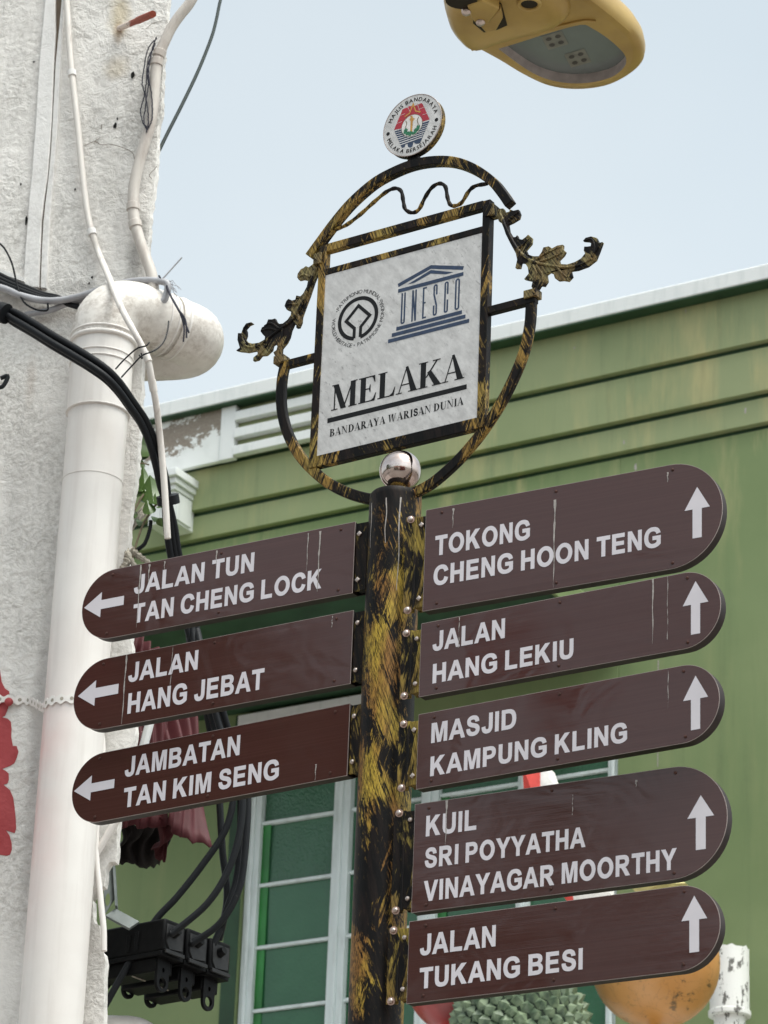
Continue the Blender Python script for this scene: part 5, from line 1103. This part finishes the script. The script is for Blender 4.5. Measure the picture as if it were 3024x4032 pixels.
# lower wall round the window opening
mb = MB()
mb.box(UL, WU0, 0, .25, 0, bz(.026)); mb.box(WU1, UR, 0, .25, 0, bz(.026)); mb.box(WU0, WU1, 0, .25, bz(WT), bz(.026)); mb.box(.03, WU1, .0, .25, bz(-1.10), bz(WT)); mb.box(WU0, WU1, 0, .25, 0, bz(WB_))
mb.box(UL, UR, -.024, .25, bz(.046), bz(.160))
mb.box(UL, UR, -.048, .25, bz(.182), bz(.384))
mb.box(UL, UR, -.070, .25, bz(.406), bz(.648))
mb.build('wall', M['green'], gb, smooth=0, bevel=.003)
mb = MB(); mb.box(UL, UR, .012, .25, bz(.026), bz(.046)); mb.box(UL, UR, -.012, .25, bz(.160), bz(.182)); mb.box(UL, UR, -.036, .25, bz(.384), bz(.406)); mb.box(UL, UR, -.138, .25, bz(.648), bz(.6545)); mb.build('groove', M['green_dark'], gb, smooth=0)  # last strip paints the shade under the coping
mb = MB(); mb.box(UL, UR, -.140, .30, bz(.655), bz(.729)); mb.build('coping', M['trim'], gb, bevel=.006)
# white frieze panel with peeling paint, post and louvre
mb = MB(); mb.box(UL, -.842, -.098, -.071, bz(.380), bz(.6475)); mb.build('frieze_panel', M['peel'], gb, bevel=.003)
mb = MB(); mb.box(-.842, -.762, -.106, -.071, bz(.378), bz(.6470)); mb.build('frieze_post', M['trim'], gb, bevel=.003)
for w0, w1 in ((.565, .611), (.477, .524), (.390, .435)):
    mb = MB(); mb.box(-.762, -.18, -.112, -.071, bz(w0), bz(w1)); mb.build('louvre_slat', M['trim'], gb, bevel=.003)
# bracket capital
mb = MB(); mb.box(-1.190, -0.985, -.235, -.02, bz(0.287), bz(0.325)); mb.box(-1.180, -0.997, -.215, -.02, bz(0.257), bz(0.285)); mb.box(-1.170, -1.009, -.20, -.02, bz(0.231), bz(0.255)); mb.build('capital_moulding', M['trim'], gb, bevel=.003)
mb = MB(); mb.box(-1.160, -1.019, -.185, -.02, bz(0.080), bz(0.231)); mb.build('capital_shaft', M['trim'], gb, bevel=.003)
mb = MB(); mb.box(-1.147, -1.095, -.192, -.186, bz(0.093), bz(0.225)); mb.box(-1.077, -1.033, -.192, -.186, bz(0.093), bz(0.225)); mb.box(-1.018, -1.012, -.17, -.05, bz(0.093), bz(0.225)); mb.build('capital_panel', M['trim'], gb, bevel=.002)
# green canopy slab over the window
mb = MB(); mb.box(-1.35, 1.21, -1.0, -.001, bz(-.845), bz(-.735)); mb.build('canopy', M['green'], gb, bevel=.006)
mb = MB(); mb.box(-1.34, 1.20, -.985, -.004, bz(-.852), bz(-.8455)); mb.build('canopy_soffit', M['green_dark'], gb, smooth=0)  # dark sheet paints the shade under the canopy
mb = MB(); mb.box(-.70, -.02, -.035, .02, bz(-.935), bz(-.872)); mb.build('window_head', M['trim'], gb, bevel=.003)
mb = MB(); mb.box(WU0 - .075, WU0, -.006, .0, bz(WB_), bz(-.86)); mb.build('window_reveal', M['green_dark'], gb)
# window: four casements of green hammered glass
win = MB(); fr_d0, fr_d1 = .02, .07
jam = [(-.650, -.585), (-.208, -.125), (.232, .318), (.704, .760), (1.130, 1.185)]
for a, b in jam: win.box(a, b, fr_d0, fr_d1, bz(WB_), bz(-.936)); 
for a, b in jam: win.box((a + b) / 2 - .008, (a + b) / 2 + .008, fr_d0 - .012, fr_d0 + .001, bz(WB_), bz(-.936))
rows = [-.936, -1.10, -1.374, -1.660, -1.942, -2.224, -2.507, -2.79, -3.0]
for i in range(4):
    a, b = jam[i][1], jam[i + 1][0]
    for w in rows[1:-1]: win.box(a, b, fr_d0 + .012, fr_d1 - .008, bz(w - .0075), bz(w + .0075))
    win.box(a, b, fr_d0 + .004, fr_d1 - .004, bz(-.965), bz(-.936))
w_ = win.build('window', M['winframe'], gb, bevel=.002)
for i in range(4):
    x0, x1 = jam[i][1] - .004, jam[i + 1][0] + .004
    for r_, (wa, wb) in enumerate(zip(rows[:-1], rows[1:])):   # each pane sits at its own slight tilt
        t0, t1 = random.uniform(-.004, .004), random.uniform(-.004, .004); y0 = fr_d1 - .018
        mb = MB(); mb.add([(x0, y0 + t0, bz(wb)), (x1, y0 + t1, bz(wb)), (x1, y0 - t0, bz(wa)), (x0, y0 - t1, bz(wa))], [(0, 1, 2, 3)]); s_ = mb.build('glass', M['glass'] if r_ < 3 else M['glass_plain'], w_, smooth=0)
        md = s_.modifiers.new('thick', 'SOLIDIFY'); md.thickness = .004
        if r_ >= 2 and i in (0, 2): mb = MB(); mb.box(x0 + .004, x0 + .045, y0 - .009, y0 - .0065, bz(wb + .008), bz(wa - .008)); mb.build('glass_edge', M['glass_edge'], w_, smooth=0)
mb = MB(); mb.box(UL, UR, .25, 6.0, 0, bz(.60)); mb.build('rear_block', M['shop_cream'], gb)
# bird droppings and a dried drip on the green wall
for x, y, a, h_ in ((2935, 1618, 5, 16), (2457, 1742, 4, 10), (2503, 1838, 6, 14), (2262, 1370, 4, 6), (2700, 1225, 2, 10)):
    o_ = .049 if 1560 < y < 1800 else (.071 if y < 1500 else .025); c_ = BL.uw(x, y, o_); k_ = 15.4 / F; mb = MB()
    mb.add([(c_.x + a * k_ * math.cos(t) * random.uniform(.7, 1.2), -o_ - .0005, c_.y + (h_ * k_ * math.sin(t)) * random.uniform(.7, 1.2)) for t in [j * math.pi / 5 for j in range(10)]], [tuple(range(10))]); mb.build('dropping', M['dropping'], gb, smooth=0)
p0, p1 = BL.uw(2592, 2600, .001), BL.uw(2590, 3020, .001); mb = MB(); mb.add([(p0.x - .003, -.0015, p0.y), (p0.x + .003, -.0015, p0.y), (p1.x + .002, -.0015, p1.y), (p1.x - .002, -.0015, p1.y)], [(0, 1, 2, 3)]); mb.build('drip_stain', M['dropping'], gb, smooth=0)
# fruit sculptures standing on a shelf below the picture, and what stands behind them
def above(p): return p
FY = 12.4
c_ = at(2580, 3795, FY); kz = (c_ - CAM).dot(FW) / F
shelf_z = at(2000, 4420, FY).z
sh = thing('display_shelf', Vector((BL.P0.x, BL.P0.y, 0)) , 'plain shelf fixed to the green wall carrying the fruit sculptures', 'shelf', BL.az)
sh.location = Vector((BL.P0.x, BL.P0.y, shelf_z)); 
mb = MB(); mb.box(.1, 2.0, -2.1, .0, -.05, 0); mb.build('board', M['trim'], sh, bevel=.004)
for u in (.3, 1.0, 1.8): mb = MB(); mb.tube([(u, -.01, -.55), (u, -1.7, -.06)], .02, 8); mb.build('bracket', M['trim'], sh)
o = thing('fruit_sculpture', Vector((c_.x, c_.y, shelf_z)), 'big round orange-yellow fruit sculpture with dark cracks below the lowest right sign', 'sculpture', 0, 'fruit sculptures')
mb = MB(); l_ = c_ - o.location; mb.ball(l_, 255 * kz, 48, 30, 0, 1, 1, 1); q_ = mb.build('fruit_body', M['orange'], o, smooth=180)
mb = MB(); mb.tube([l_ - Vector((0, 0, 255 * kz * .995)), Vector((l_.x, l_.y, 0))], [.02, .09], 20); mb.build('foot', M['orange'], o)
c_ = at(1788, 3880, FY + .15); o = thing('fruit_sculpture', Vector((c_.x, c_.y, shelf_z)), 'glossy dark red fruit sculpture peeping out beside the guide post', 'sculpture', 0, 'fruit sculptures')
mb = MB(); l_ = c_ - o.location; mb.ball(l_, 186 * kz, 40, 24); mb.build('fruit_body', M['redfruit'], o, smooth=180)
mb = MB(); mb.tube([l_ - Vector((0, 0, 186 * kz * .95)), Vector((l_.x, l_.y, 0))], [.05, .10], 18); mb.build('foot', M['redfruit'], o)
c_ = at(2052, 4080, FY - .05); o = thing('fruit_sculpture', Vector((c_.x, c_.y, shelf_z)), 'huge grey-green spiky fruit sculpture between the red and the orange fruit', 'sculpture', 0, 'fruit sculptures')
l_ = c_ - o.location; rx, rz = 285 * kz, 300 * kz
mb = MB(); mb.ball(l_, 1, 40, 24, 0, rx * .93, rx * .93, rz * .93); mb.build('fruit_body', M['duriandark'], o, smooth=180)
mb = MB(); rn = random.Random(11); N = 430; ga = math.pi * (3 - math.sqrt(5))
for i in range(N):
    zz = 1 - 2 * (i + .5) / N; rad = math.sqrt(1 - zz * zz); t = ga * i
    nrm = Vector((rad * math.cos(t), rad * math.sin(t), zz)); tz = nrm.cross(Vector((.3, .2, 1))).normalized(); ty = nrm.cross(tz)
    s_ = rx * .104 * rn.uniform(.9, 1.1); b0 = Vector((nrm.x * rx * .92, nrm.y * rx * .92, nrm.z * rz * .92)) + l_; rot = rn.uniform(0, 1.5)
    v = [b0 + (tz * math.cos(rot + j * 2 * math.pi / 5) + ty * math.sin(rot + j * 2 * math.pi / 5)) * s_ for j in range(5)] + [b0 + nrm * s_ * .95 + tz * rn.uniform(-.2, .2) * s_ + ty * rn.uniform(-.2, .2) * s_ + Vector((0, 0, .1 * s_))]
    mb.add(v, [(j, (j + 1) % 5, 5) for j in range(5)])
mb.build('spikes', M['durian'], o, smooth=0)
mb = MB(); mb.tube([l_ - Vector((0, 0, rz * .9)), Vector((l_.x, l_.y, 0))], [.08, .13], 20); mb.build('foot', M['duriandark'], o)
# peeling white post behind the orange fruit
pc = at(2872, 3740, 12.9); pk_ = thing('white_post', Vector((pc.x, pc.y, 0)), 'peeling white painted post with a collar beside the orange fruit', 'post')
kk = (pc - CAM).dot(FW) / F; zc_ = at(2872, 3975, 12.9).z
mb = MB(); mb.tube([(0, 0, 0), (0, 0, zc_)], 62 * kk, 28); mb.build('shaft', M['post'], pk_)
mb = MB(); tp_ = [(78 * kk * math.cos(t), 78 * kk * math.sin(t)) for t in [j * 2 * math.pi / 28 for j in range(28)]]
n_ = 28; vs = [(x, y, zc_ - .01) for x, y in tp_] + [(x, y, pc.z + rn.uniform(-.012, .008)) for x, y in tp_] + [(x * .8, y * .8, pc.z - .02) for x, y in tp_]
mb.add(vs, [(i, (i + 1) % n_, n_ + (i + 1) % n_, n_ + i) for i in range(n_)] + [(n_ + i, n_ + (i + 1) % n_, 2 * n_ + (i + 1) % n_, 2 * n_ + i) for i in range(n_)] + [tuple(2 * n_ + i for i in range(n_)), tuple(reversed(range(n_)))])
mb.build('collar', M['post'], pk_)
mb = MB(); mb.tube([(0, 0, zc_ - .03), (0, 0, zc_ - .008)], 84 * kk, 28); mb.build('ring', M['post'], pk_, bevel=.003)
# red and white cloth pennant hanging between the signs and the window
cl = thing('cloth_pennant', at(2160, 3020, 13), 'red and white pointed cloth hanging before the green window between two signs', 'pennant')
def cpoly(pts, Y0, Y1, mat, nm):
    q = [at(x, y, 12.8) - cl.location for x, y in pts]; mb = MB(); n_ = len(q); d_ = Vector((.02, .05, 0))
    mid = sum(q, Vector()) / n_ + Vector((0, -.05, 0))
    mb.add(q + [mid] + [v + d_ for v in q] , [(i, (i + 1) % n_, n_) for i in range(n_)] + [(n_ + 1 + i, n_ + 1 + (i + 1) % n_, (i + 1) % n_, i) for i in range(n_)] + [tuple(reversed(range(n_ + 1, 2 * n_ + 1)))]); mb.build(nm, mat, cl)
cpoly([(2135, 3000), (2168, 3028), (2186, 3080), (2260, 3300), (2400, 3480), (2405, 3540), (2270, 3560), (2110, 3300), (2080, 3120), (2088, 3070)], 0, 0, M['cloth_white'], 'white_cloth')
cpoly([(2056, 3010), (2128, 3000), (2100, 3050), (2078, 3110), (2100, 3300), (2262, 3540), (2240, 3560), (2085, 3330), (2062, 3110)], 0, 0, M['cloth_red'], 'red_cloth')
cpoly([(2490, 3499), (2690, 3471), (2700, 3477), (2640, 3500), (2510, 3520)], 0, 0, M['cloth_yellow'], 'yellow_cloth')
mb = MB(); a = at(2145, 2990, 12.85) - cl.location; mb.tube([a, a + Vector((.0, .9, .10))], .012, 8); mb.build('rod', M['galv'], cl)

# ------------------------------------------------------------------ street lamp head
LH = 6.25
def lamp(x, y, dz=0):
    r_ = ray(x, y); t = (LH + dz - CAMZ) / r_.z; return CAM + r_ * t
sl_ = thing('street_lamp', lamp(1980, 10), 'mustard yellow street lamp head with a glass underside hanging in from the top', 'street lamp')
outl = [(1743, 20), (1752, 62), (1778, 112), (1815, 156), (1863, 187), (1960, 240), (2060, 300), (2160, 345), (2270, 361), (2390, 348), (2480, 308), (2530, 262), (2541, 215), (2520, 155), (2450, 85), (2329, -10), (2200, -100), (2060, -165), (1920, -185), (1810, -140), (1755, -60)]
q = [lamp(*p) for p in outl]; q = spline(q + [q[0]], 4)[:-1]; n_ = len(q); cen = sum(q, Vector()) / n_
prof = [(.88, -.002), (.955, .0), (.99, .012), (1.0, .03), (.985, .05), (.93, .075), (.80, .10), (.55, .125), (.25, .137)]
vs = []; fs = []
for k_, z in prof: vs += [cen + (p - cen) * k_ + Vector((0, 0, z)) - sl_.location for p in q]
for i in range(len(prof) - 1):
    for j in range(n_): l = (j + 1) % n_; fs.append((i * n_ + j, i * n_ + l, (i + 1) * n_ + l, (i + 1) * n_ + j))
fs.append(tuple((len(prof) - 1) * n_ + j for j in range(n_)))
# underside: flat plate with the lens opening cut in it
lens_px = [(1963, 190), (2060, 160), (2160, 128), (2285, 95), (2330, 108), (2395, 150), (2450, 200), (2466, 232), (2455, 265), (2410, 300), (2340, 320), (2264, 326), (2190, 318), (2120, 296), (2050, 255)]
lq = [lamp(*p) - sl_.location for p in lens_px]; lq = spline(lq + [lq[0]], 3)[:-1]
mb = MB(); mb.add(vs, fs)
ring0 = [cen + (p - cen) * .88 + Vector((0, 0, -.002)) - sl_.location for p in q]
tris = geometry.tessellate_polygon([[Vector((p.x, p.y, 0)) for p in ring0], [Vector((p.x, p.y, 0)) for p in lq]])
fl = [(p.x, p.y, -.002) for p in ring0] + [(p.x, p.y, -.002) for p in lq]; mb.add(fl, [tuple(t) for t in tris])
hz_ = lq[0].z
fl2 = [(p.x, p.y, -.002) for p in lq] + [(p.x, p.y, .034) for p in lq]; m_ = len(lq)
mb.build('housing', M['lamp'], sl_, smooth=50)
mb = MB(); mb.add(fl2, [(i, (i + 1) % m_, m_ + (i + 1) % m_, m_ + i) for i in range(m_)]); mb.build('lens_rim', M['reflector'], sl_, smooth=50)
mb = MB(); mb.add([(p.x, p.y, .027) for p in lq], [tuple(range(m_))]); ln = mb.build('lens', M['lens'], sl_, smooth=0)
for cx, cy in ((2185, 158), (2275, 228)):
    c_ = lamp(cx, cy, .027) - sl_.location; c_.z = 0; ex = (lamp(cx + 40, cy - 12) - lamp(cx, cy)); ey = (lamp(cx + 14, cy + 26) - lamp(cx, cy)); mb = MB()
    mb.add([c_ + ex * i + ey * j + Vector((0, 0, .0258)) for i, j in ((-1, -1), (1, -1), (1, 1), (-1, 1))], [(0, 1, 2, 3)]); lb = mb.build('led_board', M['led'], ln, smooth=0)
    mb = MB()
    for i, j in ((-.45, -.45), (.45, -.45), (.45, .45), (-.45, .45)):
        z = c_ + ex * i + ey * j + Vector((0, 0, .0250)); mb.add([z + (ex.normalized() * math.cos(t) + ey.normalized() * math.sin(t)) * .0085 for t in [k_ * math.pi / 5 for k_ in range(10)]], [tuple(range(10))])
    mb.build('led_chip', M['leddark'], ln, smooth=0)
# seam between door and rear body, the rear body swelling down, clamp and socket
seam = [lamp(x, y) - sl_.location + Vector((0, 0, -.004)) for x, y in ((1858, 190), (1950, 163), (2050, 134), (2150, 108), (2240, 88), (2300, 76), (2345, 78))]
mb = MB(); mb.tube(spline(seam, 5), .004, 8); mb.build('door_seam', M['lamp'], sl_)
rear = [lamp(x, y) for x, y in ((1752, 30), (1772, 92), (1812, 146), (1860, 176), (1960, 146), (2060, 118), (2150, 96), (2230, 60), (2240, 0), (2160, -90), (2020, -160), (1890, -165), (1790, -110))]
rear = spline(rear + [rear[0]], 4)[:-1]; c2_ = sum(rear, Vector()) / len(rear); m_ = len(rear); mb = MB(); vs = []
rp = [(1.0, -.0025), (.97, -.018), (.86, -.034), (.6, -.042), (.2, -.044)]
for k_, z in rp: vs += [c2_ + (p - c2_) * k_ + Vector((0, 0, z)) - sl_.location for p in rear]
mb.add(vs, [(i * m_ + j, i * m_ + (j + 1) % m_, (i + 1) * m_ + (j + 1) % m_, (i + 1) * m_ + j) for i in range(len(rp) - 1) for j in range(m_)] + [tuple((len(rp) - 1) * m_ + j for j in range(m_))]); mb.build('rear_body', M['lamp'], sl_, smooth=60)
def lp(x, y, dz): return lamp(x, y, dz) - sl_.location
mb = MB(); mb.add([lp(x, y, -.0445) for x, y in ((1862, 92), (1905, 128), (1958, 118), (1998, 100), (1975, 15), (1935, -20), (1870, 30))], [tuple(range(7))]); mb.build('cavity', M['lampdark'], sl_, smooth=0)
mb = MB(); cps = [(1800, 30), (1830, 40), (1960, 45), (1985, -10), (1880, -40), (1800, -10)]
mb.prism([(p.x, p.y) for p in [lp(x, y, -.05) for x, y in ((1855, 40), (1875, 60), (1925, 62), (1968, 2), (1900, -30), (1840, -10))]], lambda u, v, d: (u, v, d), -.075, -.04); mb.build('clamp', M['lamp'], sl_, bevel=.004)
mb = MB(); mb.prism([(p.x, p.y) for p in [lp(x, y, -.05) for x, y in ((1880, 78), (1912, 116), (1955, 108), (1980, 62), (1972, 20), (1925, 66))]], lambda u, v, d: (u, v, d), -.060, -.041); mb.build('clamp', M['lamp'], sl_, bevel=.004)
for x, y in ((1836, 36), (1892, 76)):
    mb = MB(); c_ = lp(x, y, -.066); mb.disc(c_, (0, -.3, -1), .012, .014, 8, 0, .003); mb.build('screw', M['bolt'], sl_)
mb = MB(); mb.disc(lp(1816, 2, -.072), (0, 0, 1), .04, .02, 20); mb.build('socket', M['lampdark'], sl_)
mb = MB(); c_ = lp(2084, 10, -.042); mb.disc(c_, (0, 0, -1), .026, .004, 20); mb.build('recess', M['lampdark'], sl_)
mb = MB(); mb.tube([c_ + Vector((.026 * math.cos(t), .026 * math.sin(t), -.004)) for t in [j * 2 * math.pi / 24 for j in range(24)]], .005, 8, False, 0, True); mb.build('recess_rim', M['lamp'], sl_)
# arm rising out of the picture to the corner building's upper wall
a0 = lp(1816, -10, -.03); tgt = Vector((-1.15, 8.25, 7.7)) - sl_.location
mb = MB(); mb.tube(spline([a0, a0 + Vector((-.10, .0, .14)), a0 + Vector((-.5, -.05, .55)), tgt + Vector((.4, -.25, .1)), tgt], 8), .03, 14); mb.build('arm', M['lamp'], sl_)

# ------------------------------------------------------------------ street, and the row across it (mirrored in the glossy boards and the steel ball)
def flat(name, x0, x1, y0, y1, z, mat): mb = MB(); mb.add([(x0, y0, z), (x1, y0, z), (x1, y1, z), (x0, y1, z)], [(0, 1, 2, 3)]); return tag(mb.build(name, mat, None, smooth=0), kind='structure')
flat('ground', -800, 800, -800, 800, -.02, M['asphalt'])
flat('pavement', -14, 12, 5.2, 13, .004, M['paving'])
def shophouse(name, c, az, wd, dp_, hh, wall, label, cols, roof_h=1.6):
    pl = Plane(Vector(c), az); o = thing(name, pl.P0, label, 'building', pl.az)
    mb = MB(); mb.box(-wd / 2, wd / 2, 0, dp_, 0, hh); mb.build('wall', wall, o, smooth=0)
    mb = MB(); mb.add([(-wd / 2 - .2, -.7, hh - .1), (wd / 2 + .2, -.7, hh - .1), (wd / 2 + .2, dp_ / 2, hh + roof_h), (-wd / 2 - .2, dp_ / 2, hh + roof_h), (-wd / 2 - .2, dp_ + .7, hh - .1), (wd / 2 + .2, dp_ + .7, hh - .1)], [(0, 1, 2, 3), (3, 2, 5, 4)]); rf = mb.build('roof', M['roof'], o, smooth=0); s = rf.modifiers.new('thick', 'SOLIDIFY'); s.thickness = .15
    for i in range(cols):
        u = -wd / 2 + wd * (i + .5) / cols
        mb = MB(); mb.box(u - .5, u + .5, -.05, -.001, hh - 2.6, hh - .8); w = mb.build('window', M['trim'], o)
        mb = MB(); mb.box(u - .42, u - .02, -.08, -.051, hh - 2.5, hh - .9); mb.box(u + .02, u + .42, -.08, -.051, hh - 2.5, hh - .9); mb.build('shutter', M['shutter'], w)
        mb = MB(); mb.box(u - .6, u + .6, -.04, -.001, .1, 2.6); mb.build('door', M['shutter'], o)
    return o
shophouse('red_shophouse', (3.0, -9, 0), 180, 9, 7, 5.2, M['shop_red'], 'red limewashed shophouse across the street behind the viewer', 4)
shophouse('cream_shophouse', (-7.5, -9.5, 0), 180, 8, 7, 4.9, M['shop_cream'], 'cream limewashed shophouse across the street behind the viewer', 4)

# unseen trees added on the left to block sky reflected in the finger signs
def reflection_tree(loc, h, rad, z_low, nl, per, label, seed, sparse=1.0):
    o = thing('reflection_tree', loc, label, 'tree'); rn = random.Random(seed); mb = MB()
    mb.tube(spline([(0, 0, 0), (.06, .02, h * .25), (-.06, .05, h * .5), (.06, .0, h * .75), (.1, .1, h * .93)], 5), [.22 * (1 - .8 * i / 20) for i in range(21)], 10); mb.build('trunk', M['bark'], o, smooth=60)
    tips = []
    for i in range(nl):
        a = i * 2.4 + rn.uniform(-.3, .3); f = i / nl; z0 = z_low + (h - z_low) * f * .8; ln = rad * math.sqrt(max(.1, 1 - (f * 1.05) ** 2 * .8)) * rn.uniform(.85, 1.1)
        e = Vector((math.cos(a) * ln, math.sin(a) * ln, z0 + .42 * ln)); mid = Vector((e.x * .5, e.y * .5, z0 + .32 * ln + rn.uniform(-.1, .2)))
        mb = MB(); mb.tube(spline([(0, 0, z0), mid, e], 4), [.075 * (1 - .8 * j / 8) for j in range(9)], 6); mb.build('limb', M['bark'], o, smooth=60); tips += [mid.lerp(e, q) for q in (.2, .6, 1)]
    mb = MB()
    for t in tips:
        for _ in range(per):
            c_ = t + Vector((rn.gauss(0, .34), rn.gauss(0, .34), rn.gauss(0, .26))) * sparse; d1 = Vector((rn.uniform(-1, 1), rn.uniform(-1, 1), rn.uniform(-.6, .4))).normalized(); d2 = d1.cross(Vector((rn.uniform(-1, 1), rn.uniform(-1, 1), 1))).normalized(); l = rn.uniform(.10, .20)
            mb.add([c_ - d1 * l, c_ + d2 * l * .45, c_ + d1 * l, c_ - d2 * l * .45], [(0, 1, 2, 3)])
    mb.build('crown', M['foliage'], o, smooth=0); return o
reflection_tree((-13.2, 2.9, 0), 10.9, 2.2, 4.2, 28, 75, 'tall dense added tree, unseen, blocking the sky reflected in the left signs', 21)
reflection_tree((-12.6, -1.2, 0), 9.2, 2.3, 4.6, 15, 34, 'lower sparse added tree, unseen, beside the tall one, breaking up sign reflections', 33, .5)

# unseen lantern strings, added to darken what the right-hand signs reflect
def reflection_lanterns(p0, p1, sag, n, r, label, seed):
    p0, p1 = Vector(p0), Vector(p1); o = thing('reflection_lanterns', p0, label, 'reflection blocker'); rn = random.Random(seed)
    pts = [(p1 - p0) * (i / 20) - Vector((0, 0, sag * 4 * (i / 20) * (1 - i / 20))) for i in range(21)]
    mb = MB(); mb.tube(spline(pts, 3), .022, 8); mb.build('cable', M['cable'], o)
    for i in range(n):
        t = (i + .5 + rn.uniform(-.2, .2)) / n; q = pts[int(t * 20)]; s_ = r * rn.uniform(.8, 1.2); z = q.z - s_ * 2.1
        pr = [(0, .02), (-.2, .35), (-.6, .9), (-1.1, 1), (-1.6, .8), (-1.95, .4), (-2.05, .1), (-2.9, .12), (-3.0, .02)]
        mb = MB(); mb.tube([(q.x, q.y, q.z - .03 + a * s_) for a, _ in pr], [max(.004, w * s_) for _, w in pr], 14); mb.build('lantern', M['redfruit'], o, smooth=80)
reflection_lanterns((-9.4, 8.0, 7.5), (-1.2, -.6, 6.9), .45, 9, .15, 'upper added string of red lanterns, unseen, darkening reflections in the right-hand signs', 2)
reflection_lanterns((-9.6, 6.8, 6.1), (-1.6, -1.4, 6.0), .5, 8, .17, 'lower added string of red lanterns, unseen, darkening reflections in the right-hand signs', 5)
